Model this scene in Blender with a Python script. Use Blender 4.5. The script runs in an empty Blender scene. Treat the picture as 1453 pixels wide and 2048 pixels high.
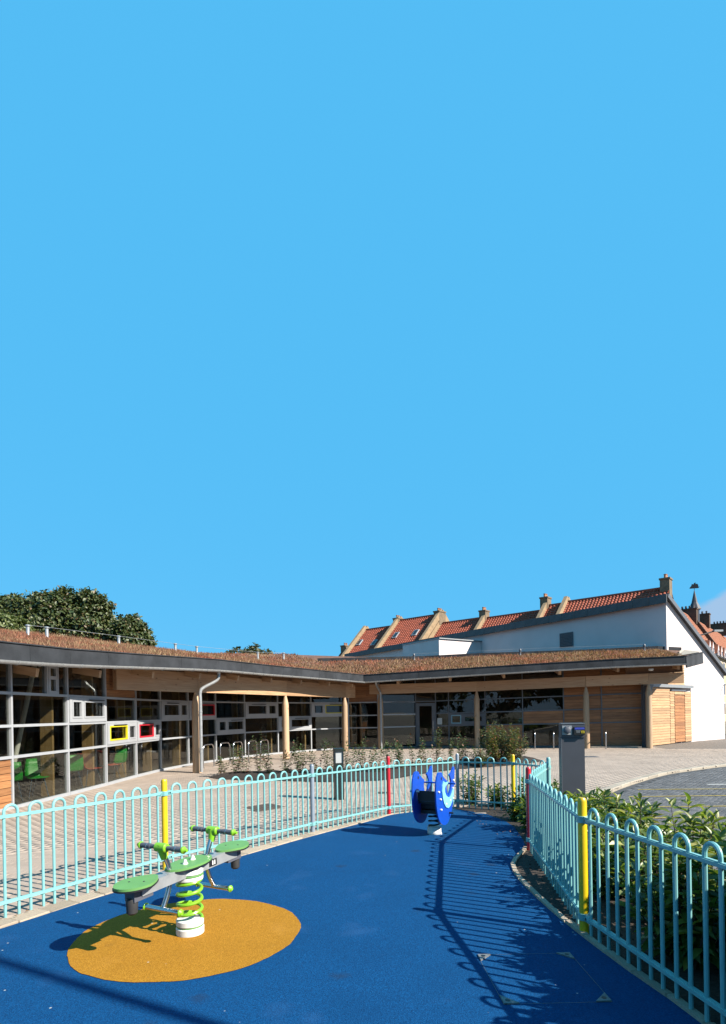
import bpy, bmesh, math, random
import numpy as np
from mathutils import Vector, Matrix, Quaternion

random.seed(7); rng = np.random.default_rng(7)
S = bpy.context.scene
COL = S.collection
R = math.radians

# ------------------------------------------------------------------ camera
EYE = 1.814; F = 1128.0
cam_d = bpy.data.cameras.new('camera'); cam = bpy.data.objects.new('camera', cam_d); COL.objects.link(cam)
cam_d.sensor_fit = 'HORIZONTAL'; cam_d.sensor_width = 36.0; cam_d.lens = 36.0*F/1453
cam_d.shift_y = (1425-1024)/1453.0; cam_d.clip_start = .05; cam_d.clip_end = 3000
cam.matrix_world = Matrix.Translation((0, 0, EYE)) @ Matrix.Rotation(R(90), 4, 'X') @ Matrix.Rotation(-.0165, 4, 'Z')
S.camera = cam
# ------------------------------------------------------------------ world, sun, exposure
SUN_EL = R(37); SUN_AZ = R(117.5)          # azimuth from +Y towards +X
SUN = Vector((math.sin(SUN_AZ)*math.cos(SUN_EL), math.cos(SUN_AZ)*math.cos(SUN_EL), math.sin(SUN_EL)))
w = bpy.data.worlds.new('World'); S.world = w; w.use_nodes = True
nt = w.node_tree; N = nt.nodes; L = nt.links
bg = N['Background']; bg.inputs['Strength'].default_value = .1
sky = N.new('ShaderNodeTexSky'); sky.sky_type = 'NISHITA'; sky.sun_disc = False
sky.sun_elevation = SUN_EL; sky.sun_rotation = SUN_AZ
mx = N.new('ShaderNodeMix'); mx.data_type = 'RGBA'; mx.inputs[0].default_value = .95
L.new(sky.outputs[0], mx.inputs[6]); mx.inputs[7].default_value = (.32, 1.95, 3.52, 1)
tc = N.new('ShaderNodeTexCoord'); sx = N.new('ShaderNodeSeparateXYZ'); L.new(tc.outputs['Generated'], sx.inputs[0])
def wm(op, a, b=None, c=None):
    n = N.new('ShaderNodeMath'); n.operation = op
    for i, q in enumerate((a, b, c)):
        if q is None: continue
        if isinstance(q, (int, float)): n.inputs[i].default_value = q
        else: L.new(q, n.inputs[i])
    return n.outputs[0]
hl = wm('SQRT', wm('ADD', wm('MULTIPLY', sx.outputs[0], sx.outputs[0]), wm('MULTIPLY', sx.outputs[1], sx.outputs[1])))
elv = wm('DIVIDE', sx.outputs[2], wm('MAXIMUM', hl, .001))
nz = N.new('ShaderNodeTexNoise'); nz.inputs['Scale'].default_value = 9; nz.inputs['Detail'].default_value = 7
mpn = N.new('ShaderNodeMapping'); mpn.inputs['Scale'].default_value = (1, 1, 2.2); L.new(tc.outputs['Generated'], mpn.inputs[0]); L.new(mpn.outputs[0], nz.inputs[0])
big = N.new('ShaderNodeTexNoise'); big.inputs['Scale'].default_value = 2.3; big.inputs['Detail'].default_value = 1; L.new(tc.outputs['Generated'], big.inputs[0])
# a low cloud bank along the horizon, higher in the east
east = N.new('ShaderNodeMapRange'); east.interpolation_type = 'SMOOTHSTEP'
L.new(sx.outputs[0], east.inputs[0]); east.inputs[1].default_value = .40; east.inputs[2].default_value = .56; east.inputs[3].default_value = .075; east.inputs[4].default_value = .185
lim = wm('ADD', east.outputs[0], wm('MULTIPLY', wm('SUBTRACT', nz.outputs[0], .5), .09))
dd = wm('SUBTRACT', lim, elv)
cm = N.new('ShaderNodeMapRange'); cm.interpolation_type = 'SMOOTHSTEP'; L.new(dd, cm.inputs[0]); cm.inputs[1].default_value = -.004; cm.inputs[2].default_value = .02
mc = N.new('ShaderNodeMix'); mc.data_type = 'RGBA'; L.new(wm('MULTIPLY', cm.outputs[0], .85), mc.inputs[0])
L.new(mx.outputs[2], mc.inputs[6]); mc.inputs[7].default_value = (1.55, 2.15, 3.0, 1)
L.new(mc.outputs[2], bg.inputs[0])
sd = bpy.data.lights.new('sun', 'SUN'); sd.energy = 5.0; sd.angle = R(.53); sd.color = (1, .92, .80)
so = bpy.data.objects.new('sun', sd); COL.objects.link(so); so.rotation_mode = 'QUATERNION'
so.rotation_quaternion = (-SUN).to_track_quat('-Z', 'Y'); so.location = SUN*50
S.view_settings.view_transform = 'Standard'; S.view_settings.look = 'None'; S.view_settings.gamma = 1
S.view_settings.exposure = 1.4; S.view_settings.use_curve_mapping = False
S.render.engine = 'CYCLES'; S.cycles.transparent_max_bounces = 24; S.cycles.max_bounces = 8

# ------------------------------------------------------------------ helpers
def g(Y):                                    # ground height: the play area falls gently away from the camera
    t = (11.5-Y)/.8
    return .0235*.8*(math.log1p(math.exp(t)) if t < 30 else t)
def tag(o, label=None, cat=None, group=None, kind=None):
    if label: o['label'] = label
    if cat: o['category'] = cat
    if group: o['group'] = group
    if kind: o['kind'] = kind
    return o
def thing(name, loc, label, cat, group=None):
    o = bpy.data.objects.new(name, None); o.empty_display_size = .2; COL.objects.link(o); o.location = loc
    return tag(o, label, cat, group)
def wloc(o):
    v = Vector(o.location); p = o.parent
    while p: v += Vector(p.location); p = p.parent
    return v
class MB:
    def __init__(s): s.v = []; s.f = []
    def add(s, vs, fs):
        b = len(s.v); s.v += [tuple(q) for q in vs]; s.f += [tuple(b+i for i in f) for f in fs]; return s
    def box(s, c, sz, ax=None):
        c = Vector(c); h = [q/2 for q in sz]
        ex, ey, ez = ax if ax else (Vector((1,0,0)), Vector((0,1,0)), Vector((0,0,1)))
        vs = [c+ex*(h[0]*i)+ey*(h[1]*j)+ez*(h[2]*k) for k in (-1,1) for j in (-1,1) for i in (-1,1)]
        return s.add(vs, [(0,2,3,1),(4,5,7,6),(0,1,5,4),(2,6,7,3),(0,4,6,2),(1,3,7,5)])
    def bar(s, a, b, wd, ht, up=(0,0,1)):        # box from a to b
        a, b = Vector(a), Vector(b); d = (b-a); ln = d.length; d.normalize()
        u = Vector(up); sd_ = d.cross(u).normalized(); u = sd_.cross(d)
        return s.box((a+b)/2, (ln, wd, ht), (d, sd_, u))
    def tube(s, path, r, n=8, cap=True):
        path = [Vector(p) for p in path]; rs = r if isinstance(r, (list, tuple)) else [r]*len(path)
        b = len(s.v); pn = None
        for i, p in enumerate(path):
            t = (path[min(i+1, len(path)-1)]-path[max(i-1, 0)]).normalized()
            if pn is None:
                pn = t.orthogonal().normalized()
            else:
                pn = (pn-t*pn.dot(t)).normalized()
            q = t.cross(pn)
            for k in range(n):
                a = 2*math.pi*k/n
                s.v.append(tuple(p+(pn*math.cos(a)+q*math.sin(a))*rs[i]))
        for i in range(len(path)-1):
            for k in range(n):
                k2 = (k+1) % n
                s.f.append((b+i*n+k, b+i*n+k2, b+(i+1)*n+k2, b+(i+1)*n+k))
        if cap:
            s.f.append(tuple(b+k for k in reversed(range(n)))); m = b+(len(path)-1)*n
            s.f.append(tuple(m+k for k in range(n)))
        return s
    def lathe(s, c, prof, n=20):                  # prof: (r, z)
        c = Vector(c); b = len(s.v); m = len(prof)
        for (r, z) in prof:
            for k in range(n):
                a = 2*math.pi*k/n; s.v.append((c.x+r*math.cos(a), c.y+r*math.sin(a), c.z+z))
        for i in range(m-1):
            for k in range(n):
                k2 = (k+1) % n; s.f.append((b+i*n+k, b+i*n+k2, b+(i+1)*n+k2, b+(i+1)*n+k))
        s.f.append(tuple(b+k for k in reversed(range(n)))); s.f.append(tuple(b+(m-1)*n+k for k in range(n)))
        return s
    def prism(s, pts, o, eu, ev, th):             # 2D outline in plane (eu,ev), thickness th along eu x ev, centred
        o, eu, ev = Vector(o), Vector(eu), Vector(ev); nn = eu.cross(ev).normalized()
        n = len(pts); A = [o+eu*p[0]+ev*p[1]+nn*(th/2) for p in pts]; B = [q-nn*th for q in A]
        tri = tess(pts); fs = [t for t in tri]+[tuple(n+i for i in reversed(t)) for t in tri]
        fs += [(i, n+i, n+(i+1) % n, (i+1) % n) for i in range(n)]
        return s.add(A+B, fs)
    def quad(s, a, b, c, d): return s.add([a, b, c, d], [(0,1,2,3)])
def tess(pts):
    from mathutils.geometry import tessellate_polygon
    ar = sum(pts[i][0]*pts[(i+1) % len(pts)][1]-pts[(i+1) % len(pts)][0]*pts[i][1] for i in range(len(pts)))
    out = []
    for t in tessellate_polygon([[Vector((p[0], p[1], 0)) for p in pts]]):
        t = tuple(t); (x0,y0),(x1,y1),(x2,y2) = [pts[i][:2] for i in t]
        cr = (x1-x0)*(y2-y0)-(x2-x0)*(y1-y0)
        if (cr < 0): t = t[::-1]
        out.append(t)
    return out
def obj(name, mb, mat, parent=None, smooth=False, loc=None, kind=None, label=None):
    me = bpy.data.meshes.new(name)
    off = wloc(parent) if parent else Vector((0,0,0))
    if loc is not None: off = Vector(loc)
    me.from_pydata([(x-off.x, y-off.y, z-off.z) for x, y, z in mb.v], [], mb.f)
    me.materials.append(mat)
    if smooth:
        me.shade_smooth(); me.set_sharp_from_angle(angle=R(38))
    me.update()
    o = bpy.data.objects.new(name, me); COL.objects.link(o)
    if parent: o.parent = parent
    o.location = off if not parent else off-wloc(parent)
    if kind: o['kind'] = kind
    if label: o['label'] = label
    return o
def npobj(name, verts, faces, mat, parent=None, kind=None, smooth=False):
    """verts (n,3), faces (m,k) with the same k"""
    off = np.array(wloc(parent)) if parent else np.zeros(3)
    me = bpy.data.meshes.new(name); verts = np.asarray(verts, float)-off; faces = np.asarray(faces, int); k = faces.shape[1]
    me.vertices.add(len(verts)); me.vertices.foreach_set('co', verts.ravel())
    me.loops.add(faces.size); me.loops.foreach_set('vertex_index', faces.ravel())
    me.polygons.add(len(faces)); me.polygons.foreach_set('loop_start', np.arange(len(faces))*k)
    me.polygons.foreach_set('loop_total', np.full(len(faces), k))
    me.update(calc_edges=True); me.validate(); me.materials.append(mat)
    if smooth: me.shade_smooth()
    o = bpy.data.objects.new(name, me); COL.objects.link(o)
    if parent: o.parent = parent
    if kind: o['kind'] = kind
    return o
def inst(name, mesh, parent, loc, rotz=0, scale=None, quat=None):
    o = bpy.data.objects.new(name, mesh); COL.objects.link(o)
    if parent: o.parent = parent; loc = Vector(loc)-wloc(parent)
    o.location = loc
    if quat is not None: o.rotation_mode = 'QUATERNION'; o.rotation_quaternion = quat
    else: o.rotation_euler = (0, 0, rotz)
    if scale: o.scale = scale
    return o
def inpoly(x, y, P):
    c = False; j = len(P)-1
    for i in range(len(P)):
        xi, yi = P[i][:2]; xj, yj = P[j][:2]
        if (yi > y) != (yj > y) and x < (xj-xi)*(y-yi)/(yj-yi)+xi: c = not c
        j = i
    return c
def sheet(name, poly, off, mat, kind='structure', step=.5, parent=None):
    bm = bmesh.new(); bm.faces.new([bm.verts.new((p[0], p[1], 0)) for p in poly])
    y0 = min(p[1] for p in poly); y1 = max(p[1] for p in poly); y = y0+step
    while y < min(y1, 16):
        bmesh.ops.bisect_plane(bm, geom=bm.verts[:]+bm.edges[:]+bm.faces[:], plane_co=(0,y,0), plane_no=(0,1,0)); y += step
    bmesh.ops.triangulate(bm, faces=bm.faces[:])
    for f in bm.faces:
        if f.normal.z < 0: f.normal_flip()
    for v in bm.verts: v.co.z = g(v.co.y)+off
    me = bpy.data.meshes.new(name); bm.to_mesh(me); bm.free(); me.materials.append(mat)
    o = bpy.data.objects.new(name, me); COL.objects.link(o)
    if kind: o['kind'] = kind
    if parent: o.parent = parent; o.location = -wloc(parent)
    return o
def smooth_curve(pts, n=6):                   # Catmull-Rom through 2D/3D points
    P = [Vector(p) for p in pts]; out = []
    for i in range(len(P)-1):
        p0, p1, p2, p3 = P[max(i-1,0)], P[i], P[i+1], P[min(i+2,len(P)-1)]
        for k in range(n):
            t = k/n
            out.append(.5*((2*p1)+(p2-p0)*t+(2*p0-5*p1+4*p2-p3)*t*t+(3*p1-p0-3*p2+p3)*t**3))
    out.append(P[-1]); return out
def resample(pts, step):
    out = [pts[0].copy()]; acc = 0
    for a, b in zip(pts, pts[1:]):
        d = (b-a).length; pos = 0
        while acc+(d-pos) >= step:
            pos += step-acc; out.append(a.lerp(b, pos/d)); acc = 0
        acc += d-pos
    return out

# ------------------------------------------------------------------ materials
K = .76                                     # overall reflectance of the man-made surfaces
def new_mat(name):
    m = bpy.data.materials.new(name); m.use_nodes = True; return m, m.node_tree.nodes, m.node_tree.links, m.node_tree.nodes['Principled BSDF']
def mat(name, col, rough=.6, metal=0, noise=0, nscale=20, bump=0, bscale=200, island=0, spec=.5, coat=0, col2=None, stretch=None, detail=6):
    m, n, l, p = new_mat(name)
    p.inputs['Roughness'].default_value = rough; p.inputs['Metallic'].default_value = metal
    p.inputs['Specular IOR Level'].default_value = spec; p.inputs['Coat Weight'].default_value = coat
    col = tuple(q*K for q in col); col2 = tuple(q*K for q in col2) if col2 else None
    c = (*col, 1)
    out = None
    tcn = n.new('ShaderNodeTexCoord'); src = tcn.outputs['Object']
    if stretch:
        mp = n.new('ShaderNodeMapping'); mp.inputs['Scale'].default_value = stretch; l.new(src, mp.inputs[0]); src = mp.outputs[0]
    if noise or col2:
        t = n.new('ShaderNodeTexNoise'); t.inputs['Scale'].default_value = nscale; t.inputs['Detail'].default_value = detail; l.new(src, t.inputs[0])
        r = n.new('ShaderNodeMapRange'); l.new(t.outputs[0], r.inputs[0]); r.inputs[1].default_value = .3; r.inputs[2].default_value = .7
        x = n.new('ShaderNodeMix'); x.data_type = 'RGBA'; l.new(r.outputs[0], x.inputs[0])
        if col2: x.inputs[6].default_value = c; x.inputs[7].default_value = (*col2, 1)
        else:
            x.inputs[6].default_value = (*[q*(1-noise) for q in col], 1); x.inputs[7].default_value = (*[min(1, q*(1+noise)) for q in col], 1)
        out = x.outputs[2]
    if island:
        ge = n.new('ShaderNodeNewGeometry'); oi = n.new('ShaderNodeObjectInfo')
        ad = n.new('ShaderNodeMath'); ad.operation = 'ADD'; l.new(ge.outputs['Random Per Island'], ad.inputs[0]); l.new(oi.outputs['Random'], ad.inputs[1])
        fr = n.new('ShaderNodeMath'); fr.operation = 'FRACT'; l.new(ad.outputs[0], fr.inputs[0])
        r = n.new('ShaderNodeMapRange'); l.new(fr.outputs[0], r.inputs[0]); r.inputs[3].default_value = 1-island; r.inputs[4].default_value = 1+island
        vm = n.new('ShaderNodeVectorMath'); vm.operation = 'SCALE'
        if out: l.new(out, vm.inputs[0])
        else: vm.inputs[0].default_value = col
        l.new(r.outputs[0], vm.inputs['Scale']); out = vm.outputs[0]
    if out: l.new(out, p.inputs['Base Color'])
    else: p.inputs['Base Color'].default_value = c
    if bump:
        t = n.new('ShaderNodeTexNoise'); t.inputs['Scale'].default_value = bscale; t.inputs['Detail'].default_value = 3; l.new(src, t.inputs[0])
        b = n.new('ShaderNodeBump'); b.inputs['Strength'].default_value = bump; b.inputs['Distance'].default_value = .01; l.new(t.outputs[0], b.inputs['Height']); l.new(b.outputs[0], p.inputs['Normal'])
    return m
def rubber(name, col, dark, light):
    col, dark, light = [tuple(q*K for q in t) for t in (col, dark, light)]
    """granulated safety rubber: crumb speckle, worn patches, scuffs and a few bright flecks"""
    m, n, l, p = new_mat(name); tcn = n.new('ShaderNodeTexCoord'); o = tcn.outputs['Object']
    def noise(s, d=2, ):
        t = n.new('ShaderNodeTexNoise'); t.inputs['Scale'].default_value = s; t.inputs['Detail'].default_value = d; l.new(o, t.inputs[0]); return t.outputs[0]
    def rng_(x, a, b, c=0, d=1):
        r = n.new('ShaderNodeMapRange'); l.new(x, r.inputs[0]); r.inputs[1].default_value = a; r.inputs[2].default_value = b; r.inputs[3].default_value = c; r.inputs[4].default_value = d; return r.outputs[0]
    def mix(f, a, b):
        x = n.new('ShaderNodeMix'); x.data_type = 'RGBA'; l.new(f, x.inputs[0])
        for i, q in ((6, a), (7, b)):
            if isinstance(q, tuple): x.inputs[i].default_value = (*q, 1)
            else: l.new(q, x.inputs[i])
        return x.outputs[2]
    v = n.new('ShaderNodeTexVoronoi'); v.inputs['Scale'].default_value = 190; l.new(o, v.inputs[0])
    sp = n.new('ShaderNodeSeparateColor'); l.new(v.outputs['Color'], sp.inputs[0])
    c = mix(rng_(sp.outputs[0], 0, 1), dark, light)
    c = mix(rng_(noise(75, 3), .35, .72, 0, .55), c, tuple(q*.62 for q in col))
    c = mix(rng_(noise(1.6, 5), .52, .75, 0, .45), c, tuple(q*.72 for q in col))
    c = mix(rng_(noise(2.3, 8), .60, .78, 0, .28), c, tuple(min(1, q*1.3+.03) for q in col))
    w2 = n.new('ShaderNodeTexVoronoi'); w2.inputs['Scale'].default_value = 4.2; l.new(o, w2.inputs[0])
    c = mix(rng_(w2.outputs['Distance'],   .026, .034, .7, 0), c, (.42, .40, .36))
    w3 = n.new('ShaderNodeTexVoronoi'); w3.inputs['Scale'].default_value = 1.6; l.new(o, w3.inputs[0])
    sm = n.new('ShaderNodeMath'); sm.operation = 'ADD'; l.new(w3.outputs['Distance'], sm.inputs[0]); l.new(rng_(noise(14, 4), .2, .8, -.05, .05), sm.inputs[1])
    c = mix(rng_(sm.outputs[0], .03, .13, .65, 0), c, tuple(q*.30+.01 for q in col))
    l.new(c, p.inputs['Base Color']); p.inputs['Roughness'].default_value = .85; p.inputs['Specular IOR Level'].default_value = .10
    b = n.new('ShaderNodeBump'); b.inputs['Strength'].default_value = .5; b.inputs['Distance'].default_value = .004
    l.new(v.outputs['Distance'], b.inputs['Height']); l.new(b.outputs[0], p.inputs['Normal'])
    return m
def wood(name, a, b, knots=True, rough=.6, gscale=1, along=0):
    a = tuple(q*K for q in a); b = tuple(q*K for q in b)
    """boards or beams: grain runs along local axis `along`"""
    m, n, l, p = new_mat(name); tcn = n.new('ShaderNodeTexCoord'); mp = n.new('ShaderNodeMapping'); l.new(tcn.outputs['Object'], mp.inputs[0])
    sc = [14*gscale]*3; sc[along] = .9*gscale; mp.inputs['Scale'].default_value = sc
    oi = n.new('ShaderNodeObjectInfo'); ml = n.new('ShaderNodeMath'); ml.operation = 'MULTIPLY'; l.new(oi.outputs['Random'], ml.inputs[0]); ml.inputs[1].default_value = 40
    cb = n.new('ShaderNodeCombineXYZ'); [l.new(ml.outputs[0], cb.inputs[i]) for i in range(3)]
    va = n.new('ShaderNodeVectorMath'); l.new(mp.outputs[0], va.inputs[0]); l.new(cb.outputs[0], va.inputs[1])
    t = n.new('ShaderNodeTexNoise'); t.inputs['Scale'].default_value = 1.6; t.inputs['Detail'].default_value = 6; t.inputs['Distortion'].default_value = .8; l.new(va.outputs[0], t.inputs[0])
    r = n.new('ShaderNodeMapRange'); l.new(t.outputs[0], r.inputs[0]); r.inputs[1].default_value = .32; r.inputs[2].default_value = .68
    x = n.new('ShaderNodeMix'); x.data_type = 'RGBA'; l.new(r.outputs[0], x.inputs[0]); x.inputs[6].default_value = (*a, 1); x.inputs[7].default_value = (*b, 1)
    rr = n.new('ShaderNodeMapRange'); l.new(oi.outputs['Random'], rr.inputs[0]); rr.inputs[3].default_value = .78; rr.inputs[4].default_value = 1.16
    vs = n.new('ShaderNodeVectorMath'); vs.operation = 'SCALE'; l.new(x.outputs[2], vs.inputs[0]); l.new(rr.outputs[0], vs.inputs['Scale'])
    c = vs.outputs[0]
    if knots:
        v = n.new('ShaderNodeTexVoronoi'); v.inputs['Scale'].default_value = 1
        m2 = n.new('ShaderNodeMapping'); s2 = [5.0*gscale]*3; s2[along] = 2.2*gscale; m2.inputs['Scale'].default_value = s2; l.new(tcn.outputs['Object'], m2.inputs[0])
        a2 = n.new('ShaderNodeVectorMath'); l.new(m2.outputs[0], a2.inputs[0]); l.new(cb.outputs[0], a2.inputs[1]); l.new(a2.outputs[0], v.inputs[0])
        k = n.new('ShaderNodeMapRange'); l.new(v.outputs['Distance'], k.inputs[0]); k.inputs[1].default_value = .06; k.inputs[2].default_value = .13; k.inputs[3].default_value = .75; k.inputs[4].default_value = 0
        kx = n.new('ShaderNodeMix'); kx.data_type = 'RGBA'; l.new(k.outputs[0], kx.inputs[0]); l.new(c, kx.inputs[6]); kx.inputs[7].default_value = (.09, .035, .014, 1); c = kx.outputs[2]
    l.new(c, p.inputs['Base Color']); p.inputs['Roughness'].default_value = rough
    bp = n.new('ShaderNodeBump'); bp.inputs['Strength'].default_value = .25; bp.inputs['Distance'].default_value = .004; l.new(t.outputs[0], bp.inputs['Height']); l.new(bp.outputs[0], p.inputs['Normal'])
    return m
def glass_mat(name, tint):
    m, n, l, p = new_mat(name); n.remove(p); out = n['Material Output']
    tr = n.new('ShaderNodeBsdfTransparent'); tr.inputs[0].default_value = (*tint, 1)
    gl = n.new('ShaderNodeBsdfGlossy'); gl.inputs['Roughness'].default_value = .004; gl.inputs[0].default_value = (.9, .93, .92, 1)
    fr = n.new('ShaderNodeFresnel'); ge = n.new('ShaderNodeNewGeometry'); ri_ = n.new('ShaderNodeMapRange'); l.new(ge.outputs['Backfacing'], ri_.inputs[0]); ri_.inputs[3].default_value = 1.5; ri_.inputs[4].default_value = 1/1.5; l.new(ri_.outputs[0], fr.inputs[0])
    tcn = n.new('ShaderNodeTexCoord'); t = n.new('ShaderNodeTexNoise'); t.inputs['Scale'].default_value = 1.1; t.inputs['Detail'].default_value = 1; l.new(tcn.outputs['Object'], t.inputs[0])
    b = n.new('ShaderNodeBump'); b.inputs['Strength'].default_value = .05; b.inputs['Distance'].default_value = .02; l.new(t.outputs[0], b.inputs['Height']); l.new(b.outputs[0], gl.inputs['Normal'])
    x = n.new('ShaderNodeMixShader'); l.new(fr.outputs[0], x.inputs[0]); l.new(tr.outputs[0], x.inputs[1]); l.new(gl.outputs[0], x.inputs[2]); l.new(x.outputs[0], out.inputs[0])
    return m
def leaf_mat(name, a, b, rough=.4, trans=.35, red=None):
    m, n, l, p = new_mat(name); out = n['Material Output']
    ge = n.new('ShaderNodeNewGeometry'); oi = n.new('ShaderNodeObjectInfo'); ad = n.new('ShaderNodeMath'); ad.operation = 'ADD'
    l.new(ge.outputs['Random Per Island'], ad.inputs[0]); l.new(oi.outputs['Random'], ad.inputs[1]); fr = n.new('ShaderNodeMath'); fr.operation = 'FRACT'; l.new(ad.outputs[0], fr.inputs[0])
    cr = n.new('ShaderNodeValToRGB'); l.new(fr.outputs[0], cr.inputs[0]); e = cr.color_ramp.elements
    e[0].color = (*a, 1); e[1].color = (*b, 1); e[0].position = .1; e[1].position = .85
    if red: q = e.new(.93); q.color = (*red, 1)
    l.new(cr.outputs[0], p.inputs['Base Color']); p.inputs['Roughness'].default_value = rough
    tl = n.new('ShaderNodeBsdfTranslucent'); vs = n.new('ShaderNodeVectorMath'); vs.operation = 'MULTIPLY'; l.new(cr.outputs[0], vs.inputs[0]); vs.inputs[1].default_value = (1.5, 1.7, .6); l.new(vs.outputs[0], tl.inputs[0])
    x = n.new('ShaderNodeMixShader'); x.inputs[0].default_value = trans; l.new(p.outputs[0], x.inputs[1]); l.new(tl.outputs[0], x.inputs[2]); l.new(x.outputs[0], out.inputs[0])
    return m
M = {}
M['ground'] = mat('dry_earth', (.20,.17,.13), .9, noise=.25, nscale=2, bump=.3, bscale=30)
M['joint'] = mat('joint_sand', (.285,.228,.182), .95, noise=.3, nscale=60)
M['paver'] = mat('buff_paver', (.335,.270,.222), .85, noise=.13, nscale=.9, bump=.25, bscale=260, island=.085)
M['block'] = mat('grey_block', (.082,.083,.088), .8, noise=.15, nscale=2, bump=.3, bscale=220, island=.30)
M['road_joint'] = mat('road_joint', (.05,.05,.052), .9, noise=.2, nscale=40)
M['tarmac'] = mat('tarmac', (.16,.135,.115), .9, noise=.2, nscale=12, bump=.5, bscale=300)
M['kerb'] = mat('kerb_concrete', (.33,.29,.235), .85, noise=.18, nscale=9, bump=.3, bscale=200, island=.12)
M['edging'] = mat('edging_stone', (.36,.29,.22), .85, noise=.22, nscale=16, bump=.4, bscale=160, island=.16)
M['blue'] = rubber('blue_rubber', (.0015,.056,.172), (.0009,.034,.112), (.0038,.084,.242))
M['yellow_rub'] = rubber('ochre_rubber', (.39,.180,.016), (.27,.115,.008), (.50,.245,.028))
M['turq'] = mat('turquoise_paint', (.20,.455,.465), .40, noise=.09, nscale=9, coat=.15)
M['post_y'] = mat('yellow_paint', (.66,.46,.008), .35, noise=.06, nscale=9, coat=.2)
M['post_r'] = mat('red_paint', (.50,.014,.028), .35, noise=.06, nscale=9, coat=.2)
M['post_g'] = mat('grey_blue_paint', (.22,.27,.33), .4, noise=.06, nscale=9, coat=.2)
M['bolt'] = mat('dark_bolt', (.02,.022,.026), .45, .3)
M['soil'] = mat('dark_soil', (.030,.020,.014), .95, noise=.5, nscale=26, bump=1, bscale=45)
M['mulch'] = mat('bark_mulch', (.022,.014,.010), .95, noise=.6, nscale=40, bump=1, bscale=60)
M['alu'] = mat('grey_aluminium', (.40,.415,.44), .42, .15, noise=.04, nscale=5)
M['alu_d'] = mat('dark_grey_frame', (.115,.125,.145), .5, .1, noise=.06, nscale=5)
M['zinc'] = mat('galvanised_steel', (.40,.415,.425), .36, .45, noise=.14, nscale=14)
M['steel'] = mat('brushed_steel', (.62,.62,.63), .24, 1.0, noise=.05, nscale=30, bump=.05, bscale=400, stretch=(1,1,.1))
M['fascia'] = mat('dark_roof_membrane', (.034,.037,.043), .7, noise=.35, nscale=2.2, bump=.2, bscale=30, detail=8, spec=.2)
M['glass'] = glass_mat('window_glass', (.75,.76,.73))
M['board'] = wood('larch_boards', (.24,.094,.030), (.385,.175,.066), along=0)
M['board_pale'] = wood('pale_larch_boards', (.37,.215,.105), (.50,.32,.17), along=0)
M['beam'] = wood('glulam_beam', (.40,.225,.115), (.53,.335,.19), along=0)
M['log'] = wood('round_log', (.40,.255,.150), (.52,.36,.225), along=2)
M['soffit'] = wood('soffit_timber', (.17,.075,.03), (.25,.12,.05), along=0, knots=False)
M['fin'] = wood('interior_post', (.30,.19,.08), (.40,.27,.12), along=2, knots=False)
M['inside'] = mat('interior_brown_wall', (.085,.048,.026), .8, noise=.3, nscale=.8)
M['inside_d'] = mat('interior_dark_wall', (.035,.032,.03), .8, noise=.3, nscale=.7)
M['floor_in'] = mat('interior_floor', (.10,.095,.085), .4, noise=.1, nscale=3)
M['yellow'] = mat('yellow_window_frame', (.66,.56,.012), .4)
M['red'] = mat('red_window_frame', (.56,.016,.032), .4)
M['pblue'] = mat('pale_blue_frame', (.22,.42,.52), .4)
M['white'] = mat('white_render', (.67,.59,.585), .9, noise=.05, nscale=1.1, bump=.15, bscale=140)
M['wall_cap'] = mat('grey_flashing', (.30,.32,.34), .5, .4, noise=.1, nscale=6)
M['hall_roof'] = mat('zinc_roof_panel', (.075,.080,.086), .55, .2, noise=.18, nscale=3, island=.08)
M['black'] = mat('black_plastic', (.012,.012,.014), .45)
M['rubber_blk'] = mat('black_rubber', (.02,.02,.022), .7, noise=.2, nscale=30)
M['green_hdpe'] = mat('green_play_board', (.125,.30,.085), .5, noise=.07, nscale=10, bump=.08, bscale=500)
M['lime'] = mat('lime_plastic', (.20,.47,.018), .35, coat=.2)
M['white_pl'] = mat('white_plastic', (.70,.70,.68), .4, noise=.06, nscale=12)
M['grip'] = mat('grey_grip', (.085,.09,.115), .55)
M['sb_blue'] = mat('blue_play_board', (.004,.065,.45), .35, noise=.06, nscale=7, coat=.1)
M['sb_cyan'] = mat('pale_blue_play_board', (.20,.52,.66), .4, noise=.05, nscale=7)
M['charger'] = mat('charcoal_powder_coat', (.058,.062,.078), .5, noise=.08, nscale=4)
M['plate'] = mat('pale_grey_plate', (.34,.36,.38), .4)
M['plate_d'] = mat('worn_grey_plate', (.17,.175,.18), .55, .2, noise=.3, nscale=40)
M['c_blue'] = mat('charger_blue', (.05,.07,.42), .4)
M['sticker'] = mat('yellow_sticker', (.62,.46,.01), .5)
M['boll'] = mat('dark_green_black_paint', (.010,.016,.015), .4)
M['lens'] = mat('frosted_lens', (.45,.47,.48), .35)
M['iron'] = mat('brown_cast_iron', (.075,.050,.036), .8, noise=.3, nscale=30, bump=.6, bscale=60)
M['stone'] = mat('sandstone', (.29,.20,.115), .9, noise=.2, nscale=3)
M['stone_c'] = mat('weathered_chimney_stone', (.17,.125,.080), .9, noise=.25, nscale=3)
M['stone_d'] = mat('dark_chimney_brick', (.075,.045,.03), .9, noise=.3, nscale=4)
M['pot'] = mat('clay_pot', (.33,.15,.08), .8, noise=.2, nscale=4)
M['tile'] = mat('clay_pantile', (.29,.060,.026), .75, noise=.25, nscale=2.5, bump=.4, bscale=20, detail=8)
M['tile_l'] = mat('orange_pantile', (.30,.10,.045), .8, noise=.25, nscale=2.5, bump=.4, bscale=20)
M['cream'] = mat('cream_render', (.42,.35,.24), .9, noise=.1, nscale=2)
M['slate'] = mat('dark_slate', (.028,.030,.042), .6, noise=.2, nscale=5)
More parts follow.
